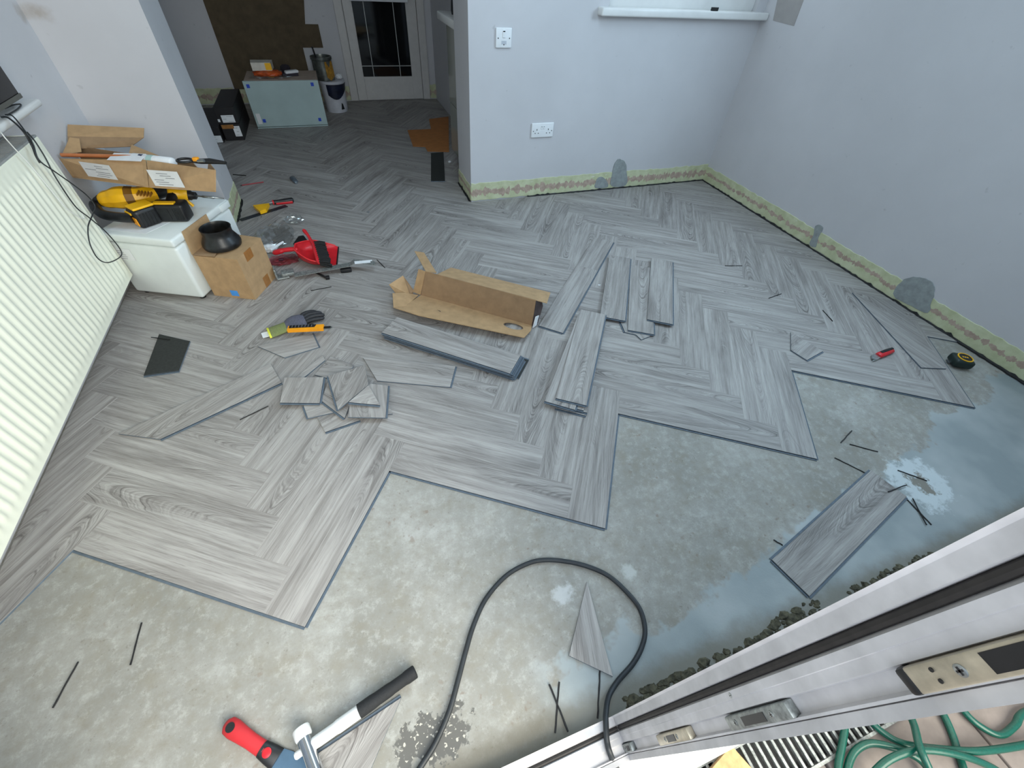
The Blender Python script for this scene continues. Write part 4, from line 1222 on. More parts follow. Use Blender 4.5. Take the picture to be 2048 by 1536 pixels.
# ---------------------------------------------------------------- sweeping up: dustpan, brush, bar, bags
pan = thing('dustpan', 'red plastic dustpan lying on the laid floor beside the cardboard box', 'dustpan', M=TR((-0.080, 1.455, 0.0), math.radians(174)))
# local x runs from the lip (0) back to the handle
def pan_pt(t, s, k):
    """t along 0..1, s across -1..1, k = 0 floor / 1 rim"""
    w = 0.108 if t < 0.55 else 0.108 - 0.078 * ((t - 0.55) / 0.45) ** 1.6
    x = 0.20 * t
    lift = 0.004 + 0.030 * max(0, t - 0.1) ** 1.5
    rim = 0.006 + 0.074 * t ** 0.8
    edge = abs(s) ** 9
    z = lift + (rim - lift) * max(edge, ((t - 0.8) / 0.2) ** 2 if t > 0.8 else 0)
    return (x, w * s, z)
nt, ns = 14, 18
vs = [pan_pt(i / nt, -1 + 2 * j / ns, 0) for i in range(nt + 1) for j in range(ns + 1)]
nv = len(vs)
vs += [(x, y, z - 0.0025) for x, y, z in vs]
fs = []
w = ns + 1
for i in range(nt):
    for j in range(ns):
        a, b, c, d = i * w + j, i * w + j + 1, (i + 1) * w + j + 1, (i + 1) * w + j
        fs.append((a, d, c, b)); fs.append((nv + a, nv + b, nv + c, nv + d))
bd = [i * w for i in range(nt + 1)] + [nt * w + j for j in range(1, w)] + [i * w + ns for i in range(nt - 1, -1, -1)] + [j for j in range(ns - 1, 0, -1)]
for i in range(len(bd)):
    a, b = bd[i], bd[(i + 1) % len(bd)]
    fs.append((a, b, nv + b, nv + a))
MB().add(vs, fs).build('scoop', RED, pan, smooth=35)
rim_ = [pan_pt(i / 14, -1, 0) for i in range(1, 15)] + [pan_pt(1.0, -1 + 2 * j / 18, 0) for j in range(1, 18)] + [pan_pt(i / 14, 1, 0) for i in range(14, 0, -1)]
MB().tube(rim_, 0.0035, n=8).build('rim', simple('red_rim', (226, 50, 56), 0.3), pan, smooth=60)
MB().tube([(0.0, -0.108, 0.003), (0.0, 0.108, 0.003)], 0.004, n=8).build('rubber_lip', BLACKP, pan, smooth=50)
MB().tube(catmull([(0.190, 0, 0.062), (0.21, 0, 0.066), (0.255, 0, 0.064), (0.29, 0, 0.056), (0.318, 0, 0.050)], 5), [0.013] * 4 + [0.014] * 8 + [0.017] * 5 + [0.016, 0.014, 0.009, 0.004], n=10, flat=0.8).build('handle', RED, pan, smooth=50)
br = thing('hand_brush', 'red hand brush with black bristles standing in the dustpan', 'brush', (-0.1865,1.4979,0.0000))
bA, bB, bH = Vector((-0.1846,1.4915,0.0750)), Vector((-0.1664,1.3126,0.0600)), Vector((-0.2253,1.6031,0.1050))
MB().tube(catmull([bH, bH.lerp(bA, 0.3) + Vector((0.004, 0, -0.004)), bH.lerp(bA, 0.7), bA, bA.lerp(bB, 0.3), bA.lerp(bB, 0.7), bB], 4), [0.008, 0.010, 0.010, 0.009] + [0.0085] * 7 + [0.012] * 12 + [0.010, 0.006], n=10).build('handle', RED, br, world=True, smooth=50)
mb = MB()
rr = random.Random(4)
for i in range(11):
    c = bA.lerp(bB, i / 10)
    for j in range(3):
        st_ = c + Vector((0.004, 0, -0.008 + 0.008 * j))
        tip = c + Vector((0.056 + rr.uniform(-0.005, 0.005), -0.006 + rr.uniform(-0.004, 0.004), -0.030 + 0.015 * j + rr.uniform(-0.003, 0.003)))
        mb.tube([st_, (st_ + tip) / 2 + Vector((0, 0, 0.004)), tip], [0.0060, 0.0072, 0.0062], n=7)
bs = mb.build('bristles', simple('black_bristle', (22, 22, 24), 0.8, var=0.3, scale=300, bump=0.8, bscale=500), br, world=True, smooth=50)
bs['kind'] = 'stuff'

bar = thing('pull_bar', 'scratched steel flooring pull bar with bent ends on the laid floor', 'tool', (-0.1528,1.3007,0.0000))
b0, b1, b2, b3 = Vector((-0.2914,1.2850,0.0280)), Vector((-0.0181,1.3104,0.0340)), Vector((0.0054,1.3112,0.0480)), Vector((0.1086,1.2716,0.0440))
sd = Vector((0.0, 0.036, 0.0))
mb = MB()
for p, q in ((b0, b1), (b1, b2), (b2, b3)):
    mb.sheet([p - sd * 0.5, q - sd * 0.5, q + sd * 0.5, p + sd * 0.5], 0.004)
mb.build('strap', GALV, bar, world=True)
h0 = Vector((-0.3550,1.3133,0.0000))
MB().box((-0.030, -0.020, 0.001), (0.030, 0.028, 0.012), b=0.003, M=TR(h0, 0.15)).build('hook_foot', GALV, bar, world=True)
MB().box((-0.032, -0.020, 0.001), (-0.022, 0.028, 0.062), b=0.003, M=TR(h0, 0.15)).build('hook_plate', GALV, bar, world=True)
MB().box((-0.024, -0.024, 0.012), (0.036, 0.024, 0.030), b=0.004, M=TR(h0 + Vector((0.02, 0.01, 0)), 0.15)).build('striking_block', GALV, bar, world=True, smooth=40)
lq = b2.lerp(b3, 0.45) + Vector((0, 0, 0.0012))
MB().sheet([lq + Vector((-0.045, -0.014, 0.001)), lq + Vector((0.045, -0.014, -0.003)), lq + Vector((0.045, 0.014, -0.003)), lq + Vector((-0.045, 0.014, 0.001))], 0.001).build('sticker', PAPER, bar, world=True)
e_ = thing('bar_clamp', 'small black plastic wedge under the steel pull bar', 'wedge', (-0.1587,1.2775,0.0000))
MB().tube([(-0.1949,1.3131,0.0080), (-0.1477,1.2502,0.0090)], 0.006, n=8).box(Vector((-0.1404,1.2484,0.0090)) - Vector((0.010, 0.010, 0.008)), Vector((-0.1404,1.2484,0.0090)) + Vector((0.010, 0.010, 0.008)), b=0.003).build('wedge_arm', BLACKP, e_, world=True, smooth=40)
e_ = thing('glass_tumbler', 'small dark clip with shiny pin under the bar end', 'clip', (-0.0458,1.3138,0.0000))
e_.name = 'dark_clip'
MB().box(Vector((-0.0446,1.2933,0.0120)) - Vector((0.028, 0.012, 0.011)), Vector((-0.0446,1.2933,0.0120)) + Vector((0.028, 0.012, 0.010)), b=0.005).build('clip_body', BLACKP, e_, world=True, smooth=40)
MB().tube([(-0.0661,1.3089,0.0240), (-0.0599,1.2921,0.0120)], [0.002, 0.005], n=8).build('clip_pin', CHROME, e_, world=True, smooth=40)

def crumple(name, c, rx, ry, rz, mat, label, cat, seed, amp=0.35, sub=3):
    bm = bmesh.new()
    bmesh.ops.create_icosphere(bm, subdivisions=sub, radius=1.0)
    rr = random.Random(seed)
    ph = [(rr.uniform(-4, 4), rr.uniform(-4, 4), rr.uniform(-4, 4), rr.uniform(0, 6.28)) for _ in range(9)]
    for v in bm.verts:
        d = v.co.normalized()
        k = 1 + amp * sum(abs(math.sin(a * d.x * 1.7 + b_ * d.y * 1.7 + c_ * d.z * 1.7 + p)) - 0.6 for a, b_, c_, p in ph) / 4
        v.co = Vector((d.x * rx * k, d.y * ry * k, max(0.0005, rz + d.z * rz * k)))
    bm.verts.index_update()
    b = MB().add([v.co.copy() for v in bm.verts], [[v.index for v in f.verts] for f in bm.faces])
    bm.free()
    o = b.build(name, mat, M=TR(c))
    return tag(o, label, cat)
crumple('clear_bag', (-0.3996,1.7346,0.0000), 0.10, 0.13, 0.030, FILM, 'crumpled clear plastic bag behind the cardboard box', 'bag', 1)
crumple('clear_bag', (-0.3005,1.9289,0.0000), 0.055, 0.04, 0.022, FILM, 'smaller crumpled clear wrapper further behind the cardboard box', 'bag', 2)
crumple('white_tissue', (-0.4269,1.6072,0.0000), 0.040, 0.030, 0.020, PAPER, 'crumpled white tissue between cardboard box and dustpan handle', 'tissue', 3)
crumple('red_wrapper', (-0.3578,1.4757,0.0000), 0.080, 0.050, 0.012, clear('pink_film', (230, 90, 110), 0.15, 0.6), 'crumpled reddish clear wrapper below the dustpan handle', 'wrapper', 5)
o = MB().sheet([(-0.4040,1.5241,0.0450), (-0.4105,1.5437,0.0500), (-0.3487,1.6230,0.0450), (-0.3450,1.6144,0.0400)], 0.001).build('white_straw', PAPER)
tag(o, 'thin white strip lying on the clear plastic bag', 'strip')
o = MB().prism([tuple(Vector(p)[:2]) for p in [(-0.3001,1.6104,0.0000),(-0.2733,1.6923,0.0000),(-0.2462,1.6979,0.0000),(-0.2307,1.6461,0.0000),(-0.2155,1.6014,0.0000),(-0.2610,1.5666,0.0000)]], 0.001, 0.03).build('black_block', BLACKP)
tag(o, 'dark angular plastic block behind the dustpan', 'block')
o = MB().box((-0.012, -0.009, 0), (0.012, 0.009, 0.012), b=0.003).build('maroon_cap', simple('maroon', (60, 20, 36), 0.3), M=TR((-0.3575,1.4386,0.0300)))  # small maroon cap, drawn as a bevelled box
tag(o, 'small maroon cap on the reddish wrapper', 'box')

# ---------------------------------------------------------------- glove and knives
GLV = simple('black_latex', (40, 40, 44), 0.6, var=0.2, scale=120, bump=0.5, bscale=300)
GLG = simple('grey_knit', (92, 92, 106), 0.9, var=0.12, scale=200, bump=0.5, bscale=500)
OLV = simple('olive_cuff_knit', (124, 132, 84), 0.9, var=0.08, scale=200, bump=0.5, bscale=500)
gl = thing('work_glove', 'grey and black work glove with olive cuff on the laid floor', 'glove', M=TR((-0.405, 0.855, 0.0008), math.radians(14)))
def slab(mb, secs, n=14, M=None):
    """flattened body through sections (x, ycentre, halfwidth, halfheight)"""
    vs, fs = [], []
    for x, yc, hw, hh in secs:
        for k in range(n):
            a = 2 * math.pi * k / n
            vs.append((x, yc + hw * math.cos(a), hh + hh * math.sin(a)))
    m = len(secs)
    for i in range(m - 1):
        for k in range(n):
            fs.append((i * n + k, (i + 1) * n + k, (i + 1) * n + (k + 1) % n, i * n + (k + 1) % n))
    fs.append(list(range(n))); fs.append([(m - 1) * n + k for k in range(n)][::-1])
    mb.add(vs, fs, 0, M)
    return mb
slab(MB(), [(0.006, 0.0, 0.038, 0.008), (0.03, 0.0, 0.038, 0.010), (0.06, 0.002, 0.036, 0.011), (0.078, 0.004, 0.036, 0.012)]).build('cuff', OLV, gl, smooth=60)
slab(MB(), [(-0.001, 0.0, 0.039, 0.009), (0.007, 0.0, 0.039, 0.009)]).build('cuff_hem', simple('yellow_hem', (222, 220, 70), 0.8), gl, smooth=60)
slab(MB(), [(0.076, 0.004, 0.037, 0.0125), (0.09, 0.010, 0.044, 0.014), (0.115, 0.012, 0.050, 0.016), (0.145, 0.010, 0.046, 0.016), (0.160, 0.008, 0.040, 0.014)]).build('palm', GLG, gl, smooth=60)
def finger(mb, pts, r):
    mb.tube(catmull([Vector(p) for p in pts], 4), r, n=10, flat=0.85)
for pts, r in ((((0.145, 0.040, 0.014), (0.170, 0.055, 0.017), (0.200, 0.055, 0.016), (0.222, 0.046, 0.013)), 0.0105),
               (((0.148, 0.022, 0.014), (0.180, 0.036, 0.019), (0.215, 0.034, 0.018), (0.240, 0.026, 0.013)), 0.0110),
               (((0.148, 0.004, 0.014), (0.185, 0.014, 0.019), (0.222, 0.012, 0.017), (0.247, 0.006, 0.013)), 0.0110),
               (((0.146, -0.014, 0.014), (0.180, -0.008, 0.017), (0.215, -0.010, 0.015), (0.240, -0.014, 0.012)), 0.0100),
               (((0.110, -0.030, 0.012), (0.140, -0.040, 0.012), (0.165, -0.042, 0.011), (0.185, -0.040, 0.010)), 0.0110)):
    P = catmull([Vector(p) for p in pts], 4)
    n = len(P)
    MB().tube(P, [r * (0.9 if i == 0 else 1.0 if i < n - 3 else (0.92, 0.75, 0.4)[i - n + 3]) for i in range(n)], n=10, flat=0.85).build('finger', GLV, gl, smooth=60)
MB().box((-0.028, -0.018, 0.004), (0.001, 0.020, 0.006)).build('care_label', PAPER, gl)
kn = thing('snap_off_knife', 'yellow snap-off knife with black grip lying on the work glove', 'knife', M=TR(Vector((-0.3174,0.8230,0.0280)) , math.radians(-11)))
KN = Vector
MB().prism([(0, -0.012), (0.150, -0.012), (0.150, 0.018), (0.118, 0.018), (0.112, 0.0), (0.006, 0.0), (0.006, 0.016), (0.0, 0.016)], 0.0, 0.015).build('body', ORANGE, kn)
MB().prism([(0.006, 0.0), (0.112, 0.0), (0.118, 0.017), (0.006, 0.017)], 0.002, 0.017).build('grip_insert', RUBBER, kn)
for k in range(7):
    MB().box((0.018 + 0.0135 * k, 0.001, 0.017), (0.0195 + 0.0135 * k, 0.016, 0.0178)).build('grip_groove', PRINT, kn)
MB().prism([(0.148, -0.006), (0.178, -0.006), (0.186, 0.004), (0.178, 0.012), (0.148, 0.012)], 0.005, 0.008).build('blade_guide', STEEL, kn)
MB().prism([(0.148, -0.003), (0.174, -0.003), (0.181, 0.003), (0.176, 0.009), (0.148, 0.009)], 0.0081, 0.009).build('blade', BLACKP, kn)

rk_ = thing('utility_knife', 'red and black utility knife on the laid floor near the right wall', 'knife', M=TR((2.1890,-0.0639,0.0000), math.radians(12)))
ang0 = Vector((2.3589,-0.0473,0.0000)) - Vector((2.1890,-0.0639,0.0000))
rk_.matrix_world = TR((2.2074,-0.0591,0.0005), math.atan2(ang0.y, ang0.x))
ROOTM[rk_] = rk_.matrix_world.copy()
slab(MB(), [(0.043, 0.0, 0.014, 0.009), (0.055, 0.0, 0.016, 0.011), (0.10, 0.0, 0.016, 0.011), (0.145, 0.0, 0.014, 0.010), (0.155, 0.0, 0.010, 0.007)]).build('handle', RED, rk_, smooth=60)
slab(MB(), [(0.060, 0.004, 0.009, 0.0125), (0.10, 0.004, 0.011, 0.0128), (0.148, 0.003, 0.009, 0.0115)]).build('grip', BLACKP, rk_, smooth=60)
MB().prism([(-0.005, -0.004), (0.012, -0.016), (0.050, -0.012), (0.050, 0.012), (0.018, 0.016)], 0.003, 0.010).build('nose', STEEL, rk_)
MB().prism([(-0.018, -0.013), (0.012, -0.016), (0.010, -0.006)], 0.005, 0.0065).build('blade', GALV, rk_)

tp = thing('tape_measure', 'dark green tape measure with yellow rim by the right wall', 'tape measure', M=TR((2.6003,-0.2031,0.0000), math.radians(-35)) @ TR((0, 0, 0.0005)))
TPG = simple('dark_green_case', (22, 40, 36), 0.4, var=0.1)
rd = [(0.036 * math.cos(t), 0.034 * math.sin(t)) for t in [2 * math.pi * i / 28 for i in range(28)]]
rd = [(x, y if not (x > 0 and y < 0) else max(y, -0.034)) for x, y in rd]
MB().box((-0.040, -0.036, 0.0), (0.040, 0.036, 0.040), b=0.012, seg=3).build('case', TPG, tp, smooth=50)
MB().lathe([(0.026, 0.0395), (0.031, 0.0395), (0.031, 0.0425), (0.026, 0.0425)], n=30, cap=False, M=TR((0.004, 0.002, 0))).build('yellow_rim', YELLOW, tp, smooth=40)
MB().lathe([(0.0258, 0.0395), (0.0258, 0.0412)], n=30, M=TR((0.004, 0.002, 0))).build('face_disc', BLACKP, tp)
for k in range(3):
    MB().box((-0.012 + 0.009 * k, -0.002, 0.0412), (-0.006 + 0.009 * k, 0.006, 0.0416), M=TR((0.004, 0.002, 0))).build('face_print', YELLOW, tp)
MB().box((-0.046, -0.010, 0.001), (-0.039, 0.010, 0.006)).build('tape_hook', STEEL, tp)

# ---------------------------------------------------------------- hammer and scraper on the screed
hm0, hm1 = Vector((-0.0172,-0.6004,0.0120)), Vector((-0.2713,-0.6673,0.0120))
hd_ = hm1 - hm0
hang = math.atan2(hd_.y, hd_.x)
ham = thing('hammer', 'white and black handled hammer with chrome head on bare screed', 'hammer', M=TR((hm0.x, hm0.y, 0.0012), hang))
HL = hd_.length
MB().tube(catmull([(0.0, 0, 0.016), (0.006, 0, 0.016), (0.03, 0, 0.016), (0.07, 0, 0.015), (0.11, 0, 0.016), (0.142, 0, 0.016)], 4), [0.010, 0.013, 0.0145, 0.0155] + [0.0155] * 4 + [0.0140] * 4 + [0.0150] * 4 + [0.0160] * 5, n=16).build('rubber_grip', simple('textured_grip', (26, 27, 30), 0.7, var=0.2, scale=400, bump=0.9, bscale=900), ham, smooth=50)
MB().tube(catmull([(0.138, 0, 0.016), (0.18, 0, 0.016), (0.215, 0, 0.016), (HL - 0.015, 0, 0.018)], 4), [0.0145] * 6 + [0.013] * 5 + [0.0125, 0.012], n=16).build('shaft', UPVC, ham, smooth=50)
hv = Vector((-0.2834,-0.6326,0.0120)) - Vector((-0.2578,-0.7064,0.0120))
ha = math.atan2(hv.y, hv.x) - hang
HM = TR((HL - 0.006, 0.0, 0.020), ha)
MB().tube([(-0.085, 0, 0), (-0.060, 0, 0), (-0.02, 0, 0), (0.0, 0, 0), (0.022, 0, 0)], [0.0155, 0.0155, 0.0145, 0.0145, 0.0145], n=24, M=HM).build('chrome_head', CHROME, ham, smooth=50)
MB().tube([(0.020, 0, 0), (0.024, 0, 0), (0.040, 0, 0), (0.043, 0, 0)], [0.0165, 0.018, 0.018, 0.0165], n=24, M=HM).build('white_face', UPVC, ham, smooth=50)
MB().tube([(-0.083, 0, 0), (-0.088, 0, 0), (-0.104, 0, 0), (-0.107, 0, 0)], [0.0165, 0.018, 0.018, 0.0165], n=24, M=HM).build('white_face', UPVC, ham, smooth=50)
MB().tube([(HL - 0.014, 0, 0.019), (HL + 0.018, 0, 0.019), (HL + 0.021, 0, 0.019)], [0.008, 0.008, 0.006], n=16).build('head_pin', UPVC, ham, smooth=50)

s0, s1 = Vector((-0.4386,-0.5627,0.0120)), Vector((-0.3445,-0.6508,0.0120))
sv = s1 - s0
sang = math.atan2(sv.y, sv.x)
scr = thing('paint_scraper', 'red handled paint scraper with blue steel blade on bare screed', 'scraper', M=TR((s0.x, s0.y, -PT + 0.0005), sang))
SL = sv.length
slab(MB(), [(-0.004, 0.0, 0.010, 0.008), (0.004, 0.0, 0.017, 0.011), (0.02, 0.0, 0.0185, 0.012), (0.045, 0.0, 0.0165, 0.012), (0.07, 0.0, 0.0150, 0.011), (SL * 0.85, 0.0, 0.0155, 0.010)]).build('handle', simple('red_grip', (196, 44, 50), 0.5, var=0.04), scr, smooth=60)
mb = MB()
slab(mb, [(SL * 0.80, 0.0, 0.0165, 0.0105), (SL * 0.98, 0.0, 0.019, 0.0085), (SL * 1.12, 0.0, 0.020, 0.005)])
mb.build('ferrule', BLACKP, scr, smooth=60)
MB().lathe([(0.0095, 0.0), (0.0095, 0.0022), (0.008, 0.003)], n=20, M=TR((SL * 0.93, 0, 0.0175))).build('thumb_spot', RED, scr, smooth=50)
MB().lathe([(0.0095, 0.0), (0.0098, 0.0012), (0.006, 0.0014)], n=20, M=TR((0.016, 0, 0.0232)), cap=True).build('hang_hole_ring', BLACKP, scr, smooth=50)
MB().prism([(SL * 1.06, -0.016), (SL * 1.2, -0.020), (SL * 1.45, -0.034), (SL * 1.9, -0.040), (SL * 1.9, 0.040), (SL * 1.45, 0.034), (SL * 1.38, 0.020), (SL * 1.30, 0.024), (SL * 1.06, 0.018)], 0.003, 0.0045).build('blade', simple('blue_steel', (104, 134, 160), 0.35, 0.6, var=0.08), scr)

# ---------------------------------------------------------------- heavy cable over the threshold
cb = [(-0.0909,-0.8135,0.0010),(-0.0419,-0.7776,0.0010),(-0.0010,-0.7473,0.0010),(0.0425,-0.7003,0.0010),(0.0759,-0.6496,0.0010),(0.1089,-0.5970,0.0010),(0.1469,-0.5419,0.0010),(0.1972,-0.4904,0.0010),(0.2695,-0.4506,0.0010),(0.3408,-0.4381,0.0010),(0.3926,-0.4443,0.0010),(0.4508,-0.4678,0.0010),(0.5058,-0.5010,0.0010),(0.5527,-0.5448,0.0010),(0.5818,-0.6020,0.0010),(0.5941,-0.6528,0.0010),(0.5809,-0.7005,0.0010),(0.5519,-0.7327,0.0010),(0.5094,-0.7584,0.0010),(0.4540,-0.7788,0.0010)] + [(0.4149,-0.7990,0.0120), (0.3873,-0.8254,0.0340), (0.3745,-0.8458,0.0420), (0.3635,-0.8723,0.0400), (0.3626,-0.8974,0.0300), (0.3849,-0.9370,-0.0500)]
base = Vector(cb[0])
mb = MB().tube([p - base for p in catmull([Vector(p) for p in cb], 8)], 0.0065, n=12)
tag(mb.build('power_cable', CABLEM, M=TR(base), smooth=60), 'thick black cable looping across bare screed and over the threshold', 'cable')

# small litter
o = MB().prism([(0.0, 0.0), (0.006, -0.004), (0.016, -0.004), (0.010, 0.002), (0.006, 0.009)], 0.0002, 0.0008).build('paper_scrap', PAPER, M=TR((1.2290,0.8298,0.0000), 0.4))
tag(o, 'tiny white paper scrap on the laid floor beside the fanned planks', 'scrap')
# wood pencil, chisel, tape, try square near the pier
pc = thing('red_pencil', 'red carpenter pencil on the laid floor in the kitchen opening', 'pencil', M=TR((-0.6516,2.5709,0.0040), math.atan2(Vector((-0.5074,2.6142,0.0000)).y - Vector((-0.6539,2.5817,0.0000)).y, Vector((-0.5074,2.6142,0.0000)).x - Vector((-0.6539,2.5817,0.0000)).x)))
PLn = (Vector((-0.5074,2.6142,0.0000)) - Vector((-0.6539,2.5817,0.0000))).length
MB().tube([(0.012, 0, 0), (PLn, 0, 0)], 0.004, n=6).build('barrel', simple('dark_red_lacquer', (150, 36, 46), 0.4), pc)
MB().tube([(-0.002, 0, 0), (0.013, 0, 0)], [0.0008, 0.004], n=6).build('tip', simple('graphite', (34, 30, 30), 0.6), pc)
o = MB().tube(catmull([(-0.7135,2.7852,0.0030), (-0.6734,2.7680,0.0030), (-0.6269,2.7495,0.0030)], 4), 0.003, n=6)
o2 = o.build('dark_twig', STRIP)
tag(o2, 'thin dark strip on the kitchen floor just right of the pier', 'strip')
k2 = thing('grey_knife', 'small grey folding knife on the floor in the kitchen opening', 'knife', M=TR((-0.3179,2.6301,0.0005), math.atan2(Vector((-0.2784,2.4965,0.0000)).y - Vector((-0.3181,2.6314,0.0000)).y, Vector((-0.2784,2.4965,0.0000)).x - Vector((-0.3181,2.6314,0.0000)).x)))
slab(MB(), [(-0.01, 0, 0.012, 0.008), (0.0, 0, 0.017, 0.010), (0.05, 0, 0.018, 0.011), (0.09, 0, 0.015, 0.010), (0.10, 0, 0.008, 0.006)]).build('handle', simple('slate_metal', (96, 106, 116), 0.4, 0.4), k2, smooth=60)
MB().tube([(0.085, -0.010, 0.012), (0.102, 0.006, 0.008)], 0.004, n=8).build('bolster', CHROME, k2, smooth=60)
sq0, sq1 = Vector((-0.6111,2.0341,0.0030)), Vector((-0.3511,2.1848,0.0030))
ts = thing('try_square', 'yellow handled try square with dark steel blade on the laid floor by the pier', 'try square', M=TR((sq0.x, sq0.y, 0.0005), math.atan2((sq1 - sq0).y, (sq1 - sq0).x)))
TL = (sq1 - sq0).length
MB().box((0.0, -0.018, 0.0), (TL, 0.018, 0.002)).build('blade', simple('dark_steel', (52, 58, 68), 0.4, 0.6), ts)
iv = ROOTM[ts].inverted()
MB().prism([tuple((iv @ Vector(p))[:2]) for p in [(-0.5422,2.1868,0.0200),(-0.4970,2.0894,0.0200),(-0.4638,2.1108,0.0200),(-0.4497,2.1968,0.0200)]], 0.002, 0.022).build('stock', YELLOW, ts)
sdv = thing('screwdriver', 'screwdriver with black and red handle on the laid floor by the pier', 'screwdriver', M=TR((-0.4311,2.2174,0.0160), math.atan2(Vector((-0.3052,2.2291,0.0160)).y - Vector((-0.4311,2.2174,0.0160)).y, Vector((-0.3052,2.2291,0.0160)).x - Vector((-0.4311,2.2174,0.0160)).x)))
SDL = (Vector((-0.3052,2.2291,0.0160)) - Vector((-0.4311,2.2174,0.0160))).length
MB().tube([(0, 0, 0), (0.008, 0, 0), (0.02, 0, 0), (SDL * 0.6, 0, 0), (SDL * 0.95, 0, 0), (SDL, 0, 0)], [0.010, 0.014, 0.012, 0.015, 0.016, 0.010], n=14).build('handle', BLACKP, sdv, smooth=50)
MB().tube([(0.001, 0, 0), (0.009, 0, 0)], [0.0145, 0.0152], n=14).build('red_collar', RED, sdv, smooth=50)
MB().tube([(0.02, -0.004, -0.006), (SDL * 0.94, -0.006, -0.006)], [0.010, 0.0125], n=12).build('red_inlay', RED, sdv, smooth=50)
MB().tube([(-0.12, 0, -0.009), (0.0, 0, 0)], 0.004, n=10).build('shank', CHROME, sdv, smooth=50)

# ---------------------------------------------------------------- switch and socket on the back wall
SWP = simple('white_faceplate', (236, 238, 240), 0.3, var=0.015)
DARK = simple('dark_slot', (30, 30, 34), 0.6)
sw = thing('fused_switch', 'white square switched fuse plate high on the back wall', 'switch', (1.037, 1.9985, 0.845))
MB().box((-0.046, -0.009, 0.0), (0.046, 0.0, 0.088), b=0.004, seg=3).build('faceplate', SWP, sw, smooth=40)
MB().box((-0.008, -0.0125, 0.045), (0.008, -0.008, 0.076), b=0.0015).build('rocker', SWP, sw)
MB().box((-0.006, -0.0130, 0.070), (0.006, -0.0120, 0.075)).build('neon', DARK, sw)
MB().box((-0.014, -0.0098, 0.016), (0.016, -0.0088, 0.032)).build('fuse_drawer', simple('fuse_drawer_grey', (196, 200, 208), 0.4), sw)  # fuse drawer slightly greyer than the faceplate
for x, z in ((-0.033, 0.043), (0.033, 0.043), (0.001, 0.015)):
    MB().lathe([(0.0030, 0.0), (0.0030, 0.0012)], n=12, M=TR((x, -0.0088, z)) @ Matrix.Rotation(math.pi / 2, 4, 'X')).build('screw', DARK, sw)
so = thing('double_socket', 'white double plug socket low on the back wall', 'socket', (1.322, 1.9985, 0.381))
MB().box((-0.077, -0.009, 0.0), (0.077, 0.0, 0.084), b=0.004, seg=3).build('faceplate', SWP, so, smooth=40)
for x in (-0.008, 0.008):
    r_ = MB().box((x - 0.006, -0.0115, 0.050), (x + 0.006, -0.008, 0.066), b=0.001).build('rocker', SWP, so)
    MB().box((x - 0.003, -0.0121, 0.062), (x + 0.003, -0.0110, 0.065)).build('red_mark', DARK, r_)
for cx in (-0.040, 0.040):
    for dx, z, w_, h_ in ((0, 0.046, 0.0022, 0.0045), (-0.011, 0.026, 0.0032, 0.002), (0.011, 0.026, 0.0032, 0.002)):
        MB().box((cx + dx - w_, -0.0098, z - h_), (cx + dx + w_, -0.0085, z + h_)).build('pin_hole', DARK, so)
for x in (-0.064, 0.064):
    MB().lathe([(0.0028, 0.0), (0.0028, 0.0012)], n=12, M=TR((x, -0.0088, 0.038)) @ Matrix.Rotation(math.pi / 2, 4, 'X')).build('screw', DARK, so)
o = MB().prism([(0, 0), (0.02, -0.006), (0.05, 0.0), (0.06, 0.012), (0.03, 0.02), (0.005, 0.014)], 0, 0.016).build('black_lump', MEMBRANE, M=TR((2.35, 1.965, 1.032)))
tag(o, 'small black lump lying on the back window sill', 'lump')

# ---------------------------------------------------------------- kitchen
UNITS = simple('unit_side_board', (178, 160, 146), 0.6, var=0.05)
UNITF = simple('filmed_unit_front', (170, 190, 190), 0.28, var=0.03, scale=6)
cab = thing('kitchen_unit', 'loose kitchen wall unit with film-covered front standing on the kitchen floor', 'cabinet', (-0.31, 4.0, 0.0))
MB().box((-0.596, 3.86, 0.0005), (-0.022, 4.215, 0.348), b=0.002).build('carcass', UNITS, cab, world=True)
MB().box((-0.605, 3.838, 0.012), (-0.018, 3.858, 0.347), b=0.002).build('door', UNITF, cab, world=True)
MB().box((-0.605, 3.838, 0.0005), (-0.018, 3.856, 0.008)).build('lower_rail', UNITF, cab, world=True)
for x, z in ((-0.572, 0.312), (-0.070, 0.318), (-0.535, 0.058), (-0.078, 0.052)):
    MB().box((x - 0.012, 3.8365, z - 0.012), (x + 0.012, 3.8378, z + 0.014), M=None).build('tape_square', DKBLUE, cab, world=True)
MB().box((-0.588, 3.8365, 0.035), (-0.555, 3.8376, 0.115)).build('sticker', PAPER, cab, world=True)
# litter on the unit
tk = thing('takeaway_box', 'white and yellow cardboard food box on top of the loose unit', 'box', (-0.44, 4.02, 0.395))
MB().prism([(-0.075, -0.06), (0.075, -0.06), (0.085, 0.06), (-0.085, 0.06)], 0.0, 0.055).build('tray', simple('white_card', (214, 208, 196), 0.7), tk)
MB().box((0.030, -0.061, 0.004), (0.078, -0.0595, 0.052)).build('yellow_panel', YELLOW, tk)
crumple('orange_packet', (-0.41, 3.99, 0.3485), 0.11, 0.07, 0.024, simple('orange_wrap', (196, 84, 34), 0.4, var=0.2), 'crumpled orange packet under the food box on the loose unit', 'packet', 7, amp=0.25)
crumple('clear_wrapper', (-0.40, 3.93, 0.3485), 0.16, 0.045, 0.010, FILM, 'flat clear wrapper along the front of the loose unit top', 'wrapper', 8, amp=0.3)
nbk = thing('notebook', 'dark notebook holding white sheets on top of the loose unit', 'notebook', (-0.24, 4.03, 0.349))
MB().box((-0.07, -0.05, 0.0), (0.06, 0.05, 0.022), b=0.002, M=TR(rz=0.3)).build('cover', simple('dark_purple', (40, 34, 48), 0.5), nbk)
